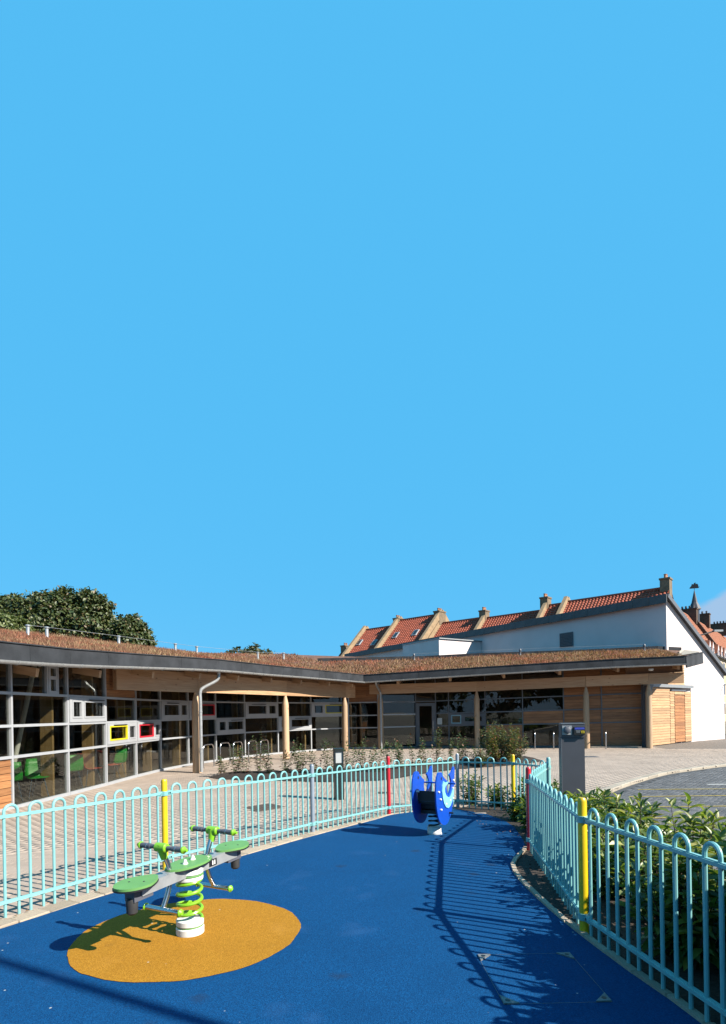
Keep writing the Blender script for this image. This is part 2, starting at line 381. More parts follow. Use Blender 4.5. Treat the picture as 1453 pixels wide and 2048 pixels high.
M['pane_d'] = mat('dark_window_pane', (.02,.022,.026), .08)
M['chair_g'] = mat('green_chair_shell', (.015,.30,.03), .4)
M['chair_r'] = mat('red_orange_chair_shell', (.55,.055,.02), .4)
M['line_y'] = mat('yellow_road_paint', (.36,.27,.05), .7, noise=.35, nscale=14)
M['line_w'] = mat('white_road_paint', (.62,.62,.60), .7, noise=.2, nscale=14)
M['bark'] = mat('brown_bark', (.075,.052,.034), .9, noise=.35, nscale=12, bump=.5, bscale=60)
M['twig'] = mat('twig_bark', (.060,.036,.022), .9, noise=.3, nscale=30)
M['laurel'] = leaf_mat('laurel_leaf', (.040,.072,.016), (.125,.165,.040), .40, .32, (.22,.21,.05))
M['laurel_new'] = leaf_mat('laurel_young_leaf', (.085,.125,.026), (.19,.21,.06), .45, .35)
M['sapl'] = leaf_mat('sapling_leaf', (.022,.042,.011), (.070,.095,.026), .5, .25, (.13,.045,.02))
M['bushl'] = leaf_mat('bush_leaf', (.036,.052,.014), (.105,.110,.032), .5, .25, (.20,.075,.035))
M['treel'] = leaf_mat('tree_leaf', (.022,.038,.009), (.070,.086,.024), .5, .15, (.080,.055,.022))
M['treel2'] = leaf_mat('light_tree_leaf', (.050,.070,.018), (.115,.135,.045), .5, .2)
M['treef'] = leaf_mat('far_tree_leaf', (.028,.036,.012), (.055,.062,.022), .6, .2)
M['grass_roof'] = leaf_mat('dry_roof_grass', (.120,.050,.031), (.245,.120,.072), .8, .25, (.34,.23,.13))
def patchy(m):                                # reddish, straw and greenish areas over the planted roof
    n, l = m.node_tree.nodes, m.node_tree.links; p = n['Principled BSDF']; src = p.inputs['Base Color'].links[0].from_socket
    t = n.new('ShaderNodeTexCoord'); z = n.new('ShaderNodeTexNoise'); z.inputs['Scale'].default_value = .55; z.inputs['Detail'].default_value = 5; l.new(t.outputs['Object'], z.inputs[0])
    cr = n.new('ShaderNodeValToRGB'); l.new(z.outputs[0], cr.inputs[0]); e = cr.color_ramp.elements
    e[0].position = .36; e[0].color = (1.15,.72,.70,1); e[1].position = .64; e[1].color = (1.15,1.35,1.25,1); q = e.new(.5); q.color = (.92,.95,.95,1)
    v = n.new('ShaderNodeVectorMath'); v.operation = 'MULTIPLY'; l.new(src, v.inputs[0]); l.new(cr.outputs[0], v.inputs[1]); l.new(v.outputs[0], p.inputs['Base Color'])
patchy(M['grass_roof'])
M['roof_soil'] = mat('sedum_mat', (.13,.060,.036), .95, noise=.4, nscale=6, bump=1, bscale=30, detail=8)
M['gravel'] = mat('roof_gravel', (.33,.29,.24), .9, noise=.35, nscale=50, bump=1, bscale=60)
M['chalk'] = mat('paper_notice', (.55,.57,.55), .7)

# ================================================================== GROUND
V2 = lambda p: Vector((p[0], p[1]))
blue_left = [(-4.75,1.0),(-3.75,2.85),(-2.87,4.41),(-2.46,5.22),(-1.83,6.22),(-.77,7.9),(.16,9.22),(.46,9.70),(.85,9.97),(1.35,10.26),(1.62,10.28)]
right_edge = [(1.98,6.95),(1.64,6.25),(1.55,5.83),(1.525,5.45),(1.53,4.71),(1.56,4.22),(1.62,3.61),(1.68,3.2),(1.72,2.9),(1.76,1.7),(1.9,-1.2)]
far_edge = [(2.08,9.60),(2.22,8.9),(2.22,8.35),(2.08,7.4)]
bl = smooth_curve(blue_left, 4); re_ = smooth_curve([far_edge[-1]]+right_edge, 4)[4:]
FENCE = [(-4.6,1.85),(-3.34,4.02),(-2.2,6.2),(-.76,8.22),(.42,9.72),(1.73,10.44),(2.62,9.91),(2.93,8.95),(2.0,6.86),(1.59,4.12),(1.84,1.72),(2.05,-.7)]
blue_poly = [(p.x, p.y) for p in re_[::-1]]+far_edge[::-1]+[(p.x, p.y) for p in bl[::-1]]+[(-4.75,-1.2)]
sheet('rubber_surface', blue_poly, 0, M['blue'])
cc = (-1.33, 4.25); cir = []
for k in range(150):
    a = 2*math.pi*k/150; r = .825*(1+.006*math.sin(5*a)+.004*math.sin(13*a)+random.uniform(-.004,.004)); cir.append((cc[0]+r*math.cos(a), cc[1]+r*math.sin(a)))
sheet('yellow_rubber_circle', cir, .004, M['yellow_rub'])
kerb_line = smooth_curve([(3.55,-3),(3.5,3),(3.42,6),(3.5,8.0),(3.75,9.4),(4.2,10.4),(4.95,11.8),(6.1,13.3),(8.1,15.4),(9.6,16.5),(11.4,17.6),(15,19.3),(22,21.2),(40,23)], 5)
bed_poly = [(p.x, p.y) for p in re_[::-1]]+far_edge[::-1]+[(1.66,10.32),(1.85,10.62),(2.5,10.55),(3.05,10.0),(3.3,9.0),(3.36,8),(3.28,6),(3.36,3),(3.42,-1.2)]
sheet('planting_bed_soil', bed_poly, -.003, M['soil'])
road_poly = [(p.x+.06, p.y-.06) for p in kerb_line]+[(70,24),(70,-30),(3.6,-30)]
sheet('road', road_poly, -.042, M['road_joint'])
foot_poly = [(13.3,25.9),(13.2,24.6),(15.5,24.15),(40,24.6),(40,60),(21,33),(17.5,29.7),(13.9,26.9)]
# big ground sheet to the horizon, below everything else
gp = []; gf = []
ys = [-400,-100,-40,-20,-10,-5,0,2,4,6,8,9,10,11,12,13,14,16,20,30,60,120,400,1200]; xs = [-1200,-300,-60,-10,10,60,300,1200]
for y in ys:
    for x in xs: gp.append((x, y, g(max(y, -3))-.11))
for j in range(len(ys)-1):
    for i in range(len(xs)-1): q = j*len(xs)+i; gf.append((q, q+1, q+1+len(xs), q+len(xs)))
npobj('ground', gp, gf, M['ground'], kind='structure')

# the curved central planting bed
mul = smooth_curve([(-4.5,16.3),(-3.9,15.75),(-2.59,15.3),(-.78,14.75),(.6,15.1),(1.6,16.3),(2.9,17.5),(4.57,18.3),(5.9,19.3),(6.3,20.4),(5.4,21.0),(3.6,20.3),(2.2,19.2),(.4,17.9),(-1.5,17.3),(-3.4,17.3),(-4.5,16.3)], 4)[:-1]
mulp = [(p.x, p.y) for p in mul]
def mound(name, poly, h, m, seed=3):
    r = random.Random(seed); bm = bmesh.new(); bm.faces.new([bm.verts.new((p[0], p[1], 0)) for p in poly])
    for ax, lo, hi in ((0, min(p[0] for p in poly), max(p[0] for p in poly)), (1, min(p[1] for p in poly), max(p[1] for p in poly))):
        q = lo+.22
        while q < hi:
            co = [0,0,0]; co[ax] = q; no = [0,0,0]; no[ax] = 1
            bmesh.ops.bisect_plane(bm, geom=bm.verts[:]+bm.edges[:]+bm.faces[:], plane_co=co, plane_no=no); q += .22
    bmesh.ops.triangulate(bm, faces=bm.faces[:])
    seg = list(zip(poly, poly[1:]+poly[:1]))
    for v in bm.verts:
        d = 9
        for a, b in seg:
            ax_, ay = b[0]-a[0], b[1]-a[1]; t = max(0, min(1, ((v.co.x-a[0])*ax_+(v.co.y-a[1])*ay)/(ax_*ax_+ay*ay+1e-9)))
            d = min(d, math.hypot(v.co.x-a[0]-ax_*t, v.co.y-a[1]-ay*t))
        v.co.z = g(v.co.y)+.012+h*min(1, d/.35)*(.7+.6*r.random())
    for f in bm.faces:
        if f.normal.z < 0: f.normal_flip()
    me = bpy.data.meshes.new(name); bm.to_mesh(me); bm.free(); me.materials.append(m)
    o = bpy.data.objects.new(name, me); COL.objects.link(o); o['kind'] = 'structure'; return o
mound('planting_bed_mulch', mulp, .11, M['mulch'])

# facades (used for the paving limits too)
FL = [(-7.35,7.3),(-7.15,9.25),(-6.97,11.17),(-6.85,13.07),(-6.78,14.85),(-6.75,16.75),(-6.65,18.5),(-6.3,20.3),(-5.75,22.0),(-5.0,23.8),(-3.85,25.45),(-2.5,27.05),(-.73,28.42)]
CORNER = (.78,28.15)
# plaza
plaza_base = [(p[0]-.05, p[1]) for p in FL]+[CORNER,(2.65,28.9),(12.9,26.1),(13.9,26.9)]+[(15.5,24.1)]+[(40,24.55)]+[(p.x, p.y) for p in kerb_line[::-1]]+[(3.42,-1.2),(-12,-1.2),(-12,7.3)]
sheet('plaza_paving', plaza_base, -.009, M['joint'])
plaza = bpy.data.objects['plaza_paving']
sheet('footpath', foot_poly, -.004, M['tarmac'])
fence_poly = FENCE[:8]+[(3.3,8.95),(3.42,-1.2),(-6,-1.2)]
excl = [blue_poly, bed_poly, mulp, foot_poly,
        [(-2.36,10.83),(-1.99,10.28),(-1.51,10.84),(-1.90,11.32)], [(.28,12.5),(.56,12.5),(.56,12.75),(.28,12.75)]]
edge_off = []
for i, p in enumerate(bl):                                   # outer side of the stone edging
    t = (bl[min(i+1,len(bl)-1)]-bl[max(i-1,0)]).normalized(); edge_off.append((p.x-t.y*.185, p.y+t.x*.185))
excl.append([(p.x, p.y) for p in bl]+edge_off[::-1])
def visible(x, y, z=0):
    if y < .6: return False
    u = x/y*F; v = (EYE-g(y)-z)/y*F
    return abs(u) < 745 and v < 640
TH = R(-1.5); ct, st = math.cos(TH), math.sin(TH)
px_, py_ = [], []
for j in range(-20, 300):
    yy = j*.103
    for i in range(-75, 130):
        xx = (i+.5*(j % 2))*.205
        X, Y = xx*ct-yy*st, xx*st+yy*ct
        if Y < 2.4 or Y > 29 or abs(X) > .68*Y+.3: continue
        if not inpoly(X, Y, plaza_base): continue
        if any(inpoly(X, Y, q) for q in excl): continue
        px_.append(X); py_.append(Y)
px_ = np.array(px_); py_ = np.array(py_)
dist = np.hypot(px_, py_)+np.where(np.abs(px_/py_) > .645, 50, 0); order = np.argsort(dist)
c_ = .009
oct_ = np.array([(-.1+c_,-.05),(.1-c_,-.05),(.1,-.05+c_),(.1,.05-c_),(.1-c_,.05),(-.1+c_,.05),(-.1,.05-c_),(-.1,-.05+c_)])*np.array([.998,.997])
me = bpy.data.meshes.new('paver'); vv = [(x, y, 0) for x, y in oct_*[.985,.97]]+[(x, y, -.002) for x, y in oct_]+[(x, y, -.011) for x, y in oct_]
me.from_pydata(vv, [], [tuple(range(8))]+[(8*r+i, 8*r+8+i, 8*r+8+(i+1) % 8, 8*r+(i+1) % 8)[::1] for r in (0,1) for i in range(8)]); me.materials.append(M['paver']); me.update()
for k in order[:300]:
    x, y = px_[k], py_[k]
    inst('paver', me, plaza, (x, y, g(y)+random.uniform(-.0015,.001)), TH)
rest = order[300:]; n = len(rest)
rot = np.array([[ct, -st],[st, ct]]); top = oct_*[.985,.97]; top = top@rot.T; low = oct_@rot.T
gz = np.array([g(y) for y in py_[rest]])+rng.uniform(-.0015,.001,n)
tilt = rng.normal(0,.004,(n,2))
V = np.zeros((n,16,3))
for a, (pl, dz) in enumerate(((top,0),(low,-.002))):
    V[:,a*8:a*8+8,0] = px_[rest][:,None]+pl[None,:,0]; V[:,a*8:a*8+8,1] = py_[rest][:,None]+pl[None,:,1]
    V[:,a*8:a*8+8,2] = gz[:,None]+dz+tilt[:,:1]*pl[None,:,0]+tilt[:,1:]*pl[None,:,1]
ids = np.arange(n)[:,None,None]*16
tops = (np.arange(n)[:,None]*16+np.array([[0,1,2,3],[0,3,4,7],[4,5,6,7]]).reshape(1,-1)).reshape(-1,4)
sides = (ids+np.array([[i, 8+i, 8+(i+1) % 8, (i+1) % 8] for i in range(8)])[None]).reshape(-1,4)
npobj('paver', V.reshape(-1,3), np.vstack([tops, sides]), M['paver'], plaza, kind='stuff')

# herringbone blocks on the road
road = bpy.data.objects['road']
HB = []; a45 = R(45+4)
for j in range(-130, 130):
    for i in range(-130, 130):
        m4 = (i-j) % 4
        if m4 == 0: cx_, cy_, rz = (i+1)*.1025, (j+.5)*.1025, 0
        elif m4 == 3: cx_, cy_, rz = (i+.5)*.1025, (j+1)*.1025, math.pi/2
        else: continue
        X = cx_*math.cos(a45)-cy_*math.sin(a45)+8; Y = cx_*math.sin(a45)+cy_*math.cos(a45)+12
        if Y < 5 or Y > 20 or X > .67*Y or not inpoly(X-.13, Y+.13, road_poly) or not inpoly(X-.02, Y+.10, road_poly): continue
        HB.append((X, Y, rz+a45))
HB.sort(key=lambda q: math.hypot(q[0], q[1])+(50 if q[0]/q[1] > .645 or q[1] < 8 else 0))
def block_mesh(nm, lx, ly, m, ch=.007, dz=.005, dep=.05):
    vs = []
    for (ix, iy, z) in ((lx/2-ch, ly/2-ch, 0), (lx/2, ly/2, -dz), (lx/2, ly/2, -dep)):
        vs += [(-ix,-iy,z),(ix,-iy,z),(ix,iy,z),(-ix,iy,z)]
    fs = [(0,1,2,3)]+[(4*r+i, 4*r+4+i, 4*r+4+(i+1) % 4, 4*r+(i+1) % 4) for r in (0,1) for i in range(4)]
    q = bpy.data.meshes.new(nm); q.from_pydata(vs, [], fs); q.materials.append(m); q.update(); return q
bmh = block_mesh('paving_block', .199, .097, M['block'])
for X, Y, rz in HB[:300]: inst('paving_block', bmh, road, (X, Y, g(Y)-.030+random.uniform(-.003,.001)), rz)
bv = np.array([v.co[:] for v in bmh.vertices])[:8]; bf = np.array([(0,1,2,3)]+[(i,4+i,4+(i+1) % 4,(i+1) % 4) for i in range(4)])
rv, rf = [], []
for k, (X, Y, rz) in enumerate(HB[300:]):
    c, s = math.cos(rz), math.sin(rz); q = bv@np.array([[c,s,0],[-s,c,0],[0,0,1]]); rv.append(q+[X, Y, g(Y)-.030+random.uniform(-.003,.001)]); rf.append(bf+8*k)
npobj('paving_block', np.vstack(rv), np.vstack(rf), M['block'], road, kind='stuff')
def road_line(name, a, b, wd, m, label):
    a, b = Vector((*a,0)), Vector((*b,0)); d = (b-a).normalized(); nrm = Vector((-d.y, d.x, 0))*wd/2
    n_ = max(2, int((b-a).length/.4)); mb = MB()
    for i in range(n_):
        p, q = a.lerp(b, i/n_), a.lerp(b, (i+1)/n_)
        mb.quad(*[(t.x, t.y, g(t.y)-.0245) for t in (p-nrm, q-nrm, q+nrm, p+nrm)])
    o = obj(name, mb, m, road, label=label); return o
for a, b in (((6.15,12.68),(13,12.2)),((5.45,11.63),(13,11.35)),((4.85,10.3),(12,9.95)),((4.62,9.1),(12,9.0)),((4.4,7.9),(12,7.8))):
    road_line('painted_line', a, b, .07, M['line_y'], 'worn yellow painted line')
road_line('painted_line', (8.12,13.34), (12,13.0), .09, M['line_w'], 'white painted line')
road_line('painted_line', (5.45,8.05), (8,8.0), .09, M['line_w'], 'white painted line')
# kerb stones
kerb = thing('kerb', (8,15,0), None, None); kerb['kind'] = 'structure'
kp = resample([Vector((p.x, p.y, 0)) for p in kerb_line], .70)
kmesh = block_mesh('kerb_stone', 1, 1, M['kerb'], .04, .10, 1)
for a, b in zip(kp, kp[1:]):
    c = (a+b)/2; d = b-a
    if c.y > 22: continue
    inst('kerb_stone', kmesh, kerb, (c.x-.06*d.y/d.length*-1*-1, c.y+.06, g(c.y)+.018+random.uniform(-.004,.004)), math.atan2(d.y, d.x), (d.length*.988, .19, .14))
# stone edging along the left of the blue surface, thin edging along the right bed
edg = thing('stone_edging', (0,6,0), None, None); edg['kind'] = 'structure'
ep = resample([Vector((p[0], p[1], 0)) for p in [((a.x+b[0])/2, (a.y+b[1])/2) for a, b in zip(bl, edge_off)]], .27)
emesh = block_mesh('edging_block', 1, 1, M['edging'], .03, .12, 1)
for a, b in zip(ep, ep[1:]):
    c = (a+b)/2; d = b-a
    inst('edging_block', emesh, edg, (c.x, c.y, g(c.y)+.010+random.uniform(-.006,.006)), math.atan2(d.y, d.x)+random.uniform(-.02,.02), (d.length*random.uniform(.95,.985), random.uniform(.165,.178), .07))
edg2 = thing('bed_edging', (1.6,5,0), None, None); edg2['kind'] = 'structure'
ep = resample([Vector((p.x, p.y, 0)) for p in re_], .30)
for a, b in zip(ep, ep[1:]):
    c = (a+b)/2; d = b-a
    inst('edging_block', emesh, edg2, (c.x, c.y, g(c.y)+.020+random.uniform(-.004,.004)), math.atan2(d.y, d.x)+random.uniform(-.01,.01), (d.length*.985, .048, .12))
# scattered soil clods on the bed (nobody could count them)
mb = MB()
for _ in range(900):
    x, y = random.uniform(1.5,3.3), random.uniform(1.2,10.5)
    if not inpoly(x, y, bed_poly): continue
    r = random.uniform(.008,.028); z = g(y)-.012
    mb.add([(x-r,y-r*.7,z),(x+r,y-r*.5,z),(x+r*.4,y+r,z),(x-r*.6,y+r*.6,z),(x+r*random.uniform(-.3,.3),y,z+r*.9)], [(0,1,4),(1,2,4),(2,3,4),(3,0,4)])
obj('soil_clods', mb, M['soil'], kind='stuff')

# covers in the ground
def plate(name, poly, zo, m, label, cat, th=.03):
    cx = sum(p[0] for p in poly)/len(poly); cy = sum(p[1] for p in poly)/len(poly)
    r = thing(name, (cx, cy, g(cy)), label, cat)
    obj('frame', MB().prism(poly, (0,0,g(cy)+zo-th/2), (1,0,0), (0,1,0), th), m, r)
    inn = [(cx+(p[0]-cx)*.9, cy+(p[1]-cy)*.9) for p in poly]
    lid = obj('lid', MB().prism(inn, (0,0,g(cy)+zo+.004), (1,0,0), (0,1,0), .008), m, r)
    mb = MB()
    for i in range(1,7):
        for j in range(1,7):
            a = Vector(inn[0]).lerp(Vector(inn[1]), i/7); b = Vector(inn[3]).lerp(Vector(inn[2]), i/7); q = a.lerp(b, j/7)
            mb.box((q.x, q.y, g(cy)+zo+.011), (.028,.018,.007))
    obj('tread_studs', mb, m, r)
    return r
plate('manhole_cover', [(-2.36,10.83),(-1.99,10.28),(-1.51,10.84),(-1.90,11.32)], .0, M['iron'], 'rusty brown square manhole cover set in the buff paving', 'manhole cover')
plate('gully_cover', [(.28,12.5),(.56,12.5),(.56,12.75),(.28,12.75)], 0, M['iron'], 'small dark inspection cover in the paving behind the red fence post', 'drain cover')
plate('drain_gully', [(8.2,21.0),(8.8,21.0),(8.8,21.4),(8.2,21.4)], .006, M['alu_d'], 'grey drain cover in paving right of the charging post', 'drain cover')
r = thing('access_cover', (1.04,3.43,g(3.43)), 'square blue access cover with four grey metal corner plates in rubber surface', 'access cover')
A = [Vector((.735,3.76)),Vector((1.355,3.765)),Vector((1.345,3.10)),Vector((.745,3.09))]
def gz3(p, o): return (p.x, p.y, g(p.y)+o)
mb = MB()
ins = [a.lerp((A[0]+A[2])/2, .008) for a in A]
for i in range(4):
    a, b = A[i], A[(i+1) % 4]; c, d = ins[i], ins[(i+1) % 4]
    mb.quad(gz3(d,.003), gz3(c,.003), gz3(a,.003), gz3(b,.003))
obj('joint', mb, M['alu_d'], r)
for i in range(4):
    p, a, b = ins[i], ins[(i+1) % 4], ins[i-1]
    q1, q2 = p.lerp(a, .145), p.lerp(b, .145); cen = (p+q1+q2)/3
    mb = MB(); tri = [p, q1, q2]
    ar = (q1.x-p.x)*(q2.y-p.y)-(q1.y-p.y)*(q2.x-p.x)
    if ar < 0: tri = [p, q2, q1]
    mb.add([gz3(t,.009) for t in tri]+[gz3(t,-.005) for t in tri], [(0,1,2),(0,3,4,1),(1,4,5,2),(2,5,3,0)])
    cp = obj('corner_plate', mb, M['plate_d'], r)
    obj('keyhole', MB().lathe((cen.x, cen.y, g(cen.y)+.008), [(.014,0),(.014,.003)], 10), M['black'], cp)

# ================================================================== HOOP FENCE
fence = thing('hoop_top_fence', (0,6,g(6)), 'turquoise hoop top metal fence with coloured posts around the blue play surface', 'fence')
hoop = MB(); rp = .0125; hw = .0565; zt = .94-hw-rp
path = [(-hw,0,-.05),(-hw,0,.3),(-hw,0,zt)]+[(-hw*math.cos(a),0,zt+hw*math.sin(a)) for a in np.linspace(0,math.pi,11)[1:-1]]+[(hw,0,zt),(hw,0,.3),(hw,0,-.05)]
hoop.tube(path, rp, 8); ho = obj('hoop_bar', hoop, M['turq'], fence, smooth=True); hmesh = ho.data; bpy.data.objects.remove(ho)
PC = ['post_g','post_g','post_y','post_g','post_r','post_g','post_y','turq','post_r','post_y','post_g','post_r']
PL = {'post_g':'grey post','post_y':'yellow post','post_r':'red post','turq':'turquoise post'}
hmesh.transform(Matrix.Translation(wloc(fence)))
for i, p in enumerate(FENCE):
    z0 = g(p[1]); pc = PC[i]
    if i in (4, 8): ph = 1.0
    else: ph = .985
    po = obj('post', MB().lathe((p[0], p[1], z0-.05), [(.032,0),(.032,ph+.03),(.029,ph+.045),(.022,ph+.055)], 16), M[pc], fence, smooth=True, label=PL[pc])
    for zz in (.835, .125):
        mb = MB()
        mb.lathe((p[0], p[1], z0+zz-.025), [(.030,0),(.041,.001),(.041,.049),(.030,.05)], 14)
        cl = None
        for q in ([FENCE[i-1]] if i else [])+([FENCE[i+1]] if i+1 < len(FENCE) else []):
            d = Vector((q[0]-p[0], q[1]-p[1], 0)).normalized(); c = Vector((p[0], p[1], z0+zz))
            mb.box(c+d*.06, (.075,.022,.048), (d, Vector((-d.y, d.x, 0)), Vector((0,0,1))))
        cl = obj('clamp', mb, M['turq'], po, smooth=True)
        mb = MB()
        for q in ([FENCE[i-1]] if i else [])+([FENCE[i+1]] if i+1 < len(FENCE) else []):
            d = Vector((q[0]-p[0], q[1]-p[1], 0)).normalized(); sd2 = Vector((-d.y, d.x, 0)); c = Vector((p[0], p[1], z0+zz))+d*.062
            obj('bolt', MB().tube([c-sd2*.019, c+sd2*.019], .011, 8), M['bolt'], po, smooth=True)
for (p, q) in zip(FENCE, FENCE[1:]):
    a, b = Vector((*p,0)), Vector((*q,0)); d = (b-a); ln = d.length; d.normalize()
    n_ = max(1, round((ln-.10)/.224)); step = (ln-.09)/n_; rz = math.atan2(d.y, d.x)
    for k in range(n_):
        c = a+d*(.045+step*(k+.5)); o = inst('hoop_bar', hmesh, fence, (c.x, c.y, g(c.y)), rz+random.uniform(-.012,.012))
    for zz in (.835, .125):
        mb = MB(); A_, B_ = a+d*.045, b-d*.045; A_.z = g(A_.y)+zz; B_.z = g(B_.y)+zz
        mb.bar(A_, B_, .038, .020); mb.bar(A_+Vector((0,0,.012)), B_+Vector((0,0,.012)), .020, .006)
        obj('rail', mb, M['turq'], fence)

# ================================================================== SEESAW
gs = g(4.27); sx_, sy_ = cc[0], cc[1]
see = thing('spring_seesaw', (sx_, sy_, gs), 'green and grey spring seesaw with two seats on the ochre circle', 'seesaw')
ax_ = Vector((.45,.893,0)); bx = Vector((.893,-.45,0)); UZ = Vector((0,0,1))
ax_ = (ax_+UZ*.035).normalized(); un = bx.cross(ax_)*1.0
if un.z < 0: un = -un
O = Vector((sx_, sy_, gs))
def sp(a, b, z): return O+Vector((.45*a+.893*b, .893*a-.45*b, z+.035*a))
def disc(r, z0, z1, bev=.008, tilt=0):
    return MB().lathe((sx_, sy_, gs), [(r-bev,z0),(r,z0+bev),(r,z1-bev),(r-bev,z1)], 28)
bd = obj('base_drum', disc(.103,0,.060), M['white_pl'], see, smooth=True)
obj('band', disc(.097,.060,.068,.001), M['green_hdpe'], bd, smooth=True)
obj('top_ring', disc(.101,.068,.118), M['white_pl'], bd, smooth=True)
for k in (0.5, 2.6): obj('slot', MB().box((sx_+.06*math.cos(k), sy_+.06*math.sin(k), gs+.118), (.05,.022,.006)), M['black'], bd)
hel = []
for k in range(0, 4*20+1):
    a = 2*math.pi*k/20; hel.append((sx_+.088*math.cos(a), sy_+.088*math.sin(a), gs+.11+.30*k/80))
obj('spring', MB().tube(hel, .0135, 8), M['lime'], see, smooth=True)
ud = obj('upper_drum', disc(.102,.405,.440), M['white_pl'], see, smooth=True)
obj('band', disc(.104,.440,.452,.002), M['green_hdpe'], ud, smooth=True)
obj('top_ring', disc(.102,.452,.49), M['white_pl'], ud, smooth=True)
mb = MB()
mb.box(sp(0,0,.515), (1.0,.105,.020), (ax_, bx, un)); mb.box(sp(0,0,.478), (.96,.016,.058), (ax_, bx, un))
for s in (-1,1):
    mb.box(sp(0,s*.047,.480), (.98,.012,.066), (ax_, bx, un))
obj('beam', mb, M['zinc'], see)
def board(pts, za, th, name, m, lab=None):
    o = obj(name, MB().prism(pts, sp(0,0,za), ax_, bx if bx.cross(ax_).dot(UZ) < 0 else bx, th), m, see, smooth=True); return o
def ov(c, la, lb, n=28, pinch=0, sgn=1):
    out = []
    for k in range(n):
        t = 2*math.pi*k/n; x = la*math.cos(t); y = lb*math.sin(t)
        y *= 1-pinch*max(0, -sgn*math.cos(t)); out.append((c+x, y))
    return out
board(ov(0,.215,.115), .531, .016, 'centre_board', M['green_hdpe'])
board(ov(0,.219,.119), .519, .008, 'centre_edge', M['black'])
for s in (-1,1):
    st_ = board(ov(s*.485,.165,.128,pinch=.35,sgn=s), .533, .016, 'seat', M['green_hdpe'])
    board(ov(s*.485,.170,.133,pinch=.35,sgn=s), .520, .010, 'seat_edge', M['black'])
    for q in (-.045,.045):
        obj('screw', MB().lathe(sp(s*.49+q*.5,q,.541), [(.008,0),(.006,.003)], 8), M['black'], st_)
    obj('bracket', MB().box(sp(s*.47,0,.468), (.16,.09,.09), (ax_, bx, un)), M['grip'], see)
    obj('bumper', MB().lathe(sp(s*.53,0,.335), [(.024,0),(.036,.012),(.040,.09),(.034,.11)], 14), M['rubber_blk'], see, smooth=True)
    arc = [sp(s*(.265-.075*math.sin(math.pi*(k/12))), 0, .275+.42*k/12) for k in range(13)]
    obj('handle_stem', MB().tube(arc, .0175, 12), M['steel'], see, smooth=True)
    hb = obj('handlebar', MB().tube([sp(s*.265,-.205,.715), sp(s*.265,-.07,.715), sp(s*.265,.07,.715), sp(s*.265,.205,.715)], .0155, 12), M['grip'], see, smooth=True)
    for e in (-1,1):
        obj('grip', MB().tube([sp(s*.265,e*.105,.715), sp(s*.265,e*.20,.715)], .0195, 12), M['grip'], hb, smooth=True)
        obj('collar', MB().tube([sp(s*.265,e*.135,.715), sp(s*.265,e*.141,.715)], .0205, 12), M['steel'], hb, smooth=True)
        obj('end_cap', MB().tube([sp(s*.265,e*.200,.715), sp(s*.265,e*.212,.715), sp(s*.265,e*.222,.715), sp(s*.265,e*.240,.715)], [.026,.026,.016,.010], 12), M['lime'], hb, smooth=True)
    mb = MB().tube([sp(s*.265,-.052,.715), sp(s*.265,-.045,.715), sp(s*.265,.045,.715), sp(s*.265,.052,.715)], [.026,.033,.033,.026], 14)
    mb.tube([sp(s*.262,0,.735), sp(s*.262,0,.70), sp(s*.25,0,.655), sp(s*.243,0,.63)], [.033,.034,.027,.023], 12)
    obj('handle_joint', mb, M['lime'], see, smooth=True)
    fb = obj('foot_bar', MB().tube([sp(s*.265,-.165,.272), sp(s*.265,.165,.272)], .018, 12), M['steel'], see, smooth=True)
    for e in (-1,1):
        obj('end_cap', MB().tube([sp(s*.265,e*.163,.272), sp(s*.265,e*.172,.272), sp(s*.265,e*.186,.272)], [.026,.026,.012], 12), M['lime'], fb, smooth=True)
for (a, b) in ((-.05,.01),(.06,-.02)):
    obj('knob', MB().lathe(sp(a,b,.538), [(.022,0),(.020,.006),(.014,.012),(.012,.026),(.006,.034)], 12), M['white_pl'], see, smooth=True)
lb = obj('maker_label', MB().box(sp(.20,.0545,.484), (.085,.003,.052), (ax_, bx, un)), M['black'], see)
for k in range(2): obj('label_stripe', MB().box(sp(.195+.022*k,.0565,.484), (.012,.002,.034), (ax_, bx, un)), M['white_pl'], lb)
obj('knob', MB().lathe(sp(.02,.085,.49), [(.016,0),(.012,.02),(.006,.028)], 12), M['white_pl'], see, smooth=True)

# ================================================================== SPRING ROCKER (two blue side boards)
rx, ry = .98, 7.96; gr = g(ry)
rock = thing('spring_rocker', (rx, ry, gr), 'blue spring rocker with two fish-shaped side boards and pale dolphin panels', 'spring rocker')
ua = Vector((.48,.877,0)).normalized(); na = Vector((.877,-.48,0)).normalized()
def zz(p, q): return ((p-735)/465, (1550-q)/1325)
out_px = [(945,1550),(895,1525),(850,1480),(815,1410),(788,1340),(768,1240),(752,1130),(740,1000),(733,850),(731,700),(738,520),(750,420),(765,350),(790,285),(825,262),(855,272),(880,300),(900,375),(950,450),(1003,515),(990,590),(992,700),(1003,790),(1030,878),(1058,830),(1085,740),(1103,640),(1105,540),(1085,450),(1060,390),(1112,350),(1145,290),(1165,235),(1192,222),(1200,290),(1197,420),(1190,540),(1182,700),(1172,850),(1158,1000),(1140,1130),(1112,1270),(1078,1380),(1040,1470),(1000,1530)]
dol_px = [(905,490),(920,530),(970,545),(1012,540),(1000,585),(945,622),(926,680),(930,760),(955,845),(1000,905),(1040,935),(1075,905),(1105,840),(1128,770),(1142,715),(1152,750),(1150,850),(1130,960),(1100,1060),(1060,1135),(1010,1172),(950,1130),(905,1020),(876,880),(862,720),(872,600)]
PW, PH, PZ = .74, .775, .145
def rp_(pts): return [((zz(*p)[0]-.5)*PW, zz(*p)[1]*PH) for p in pts]
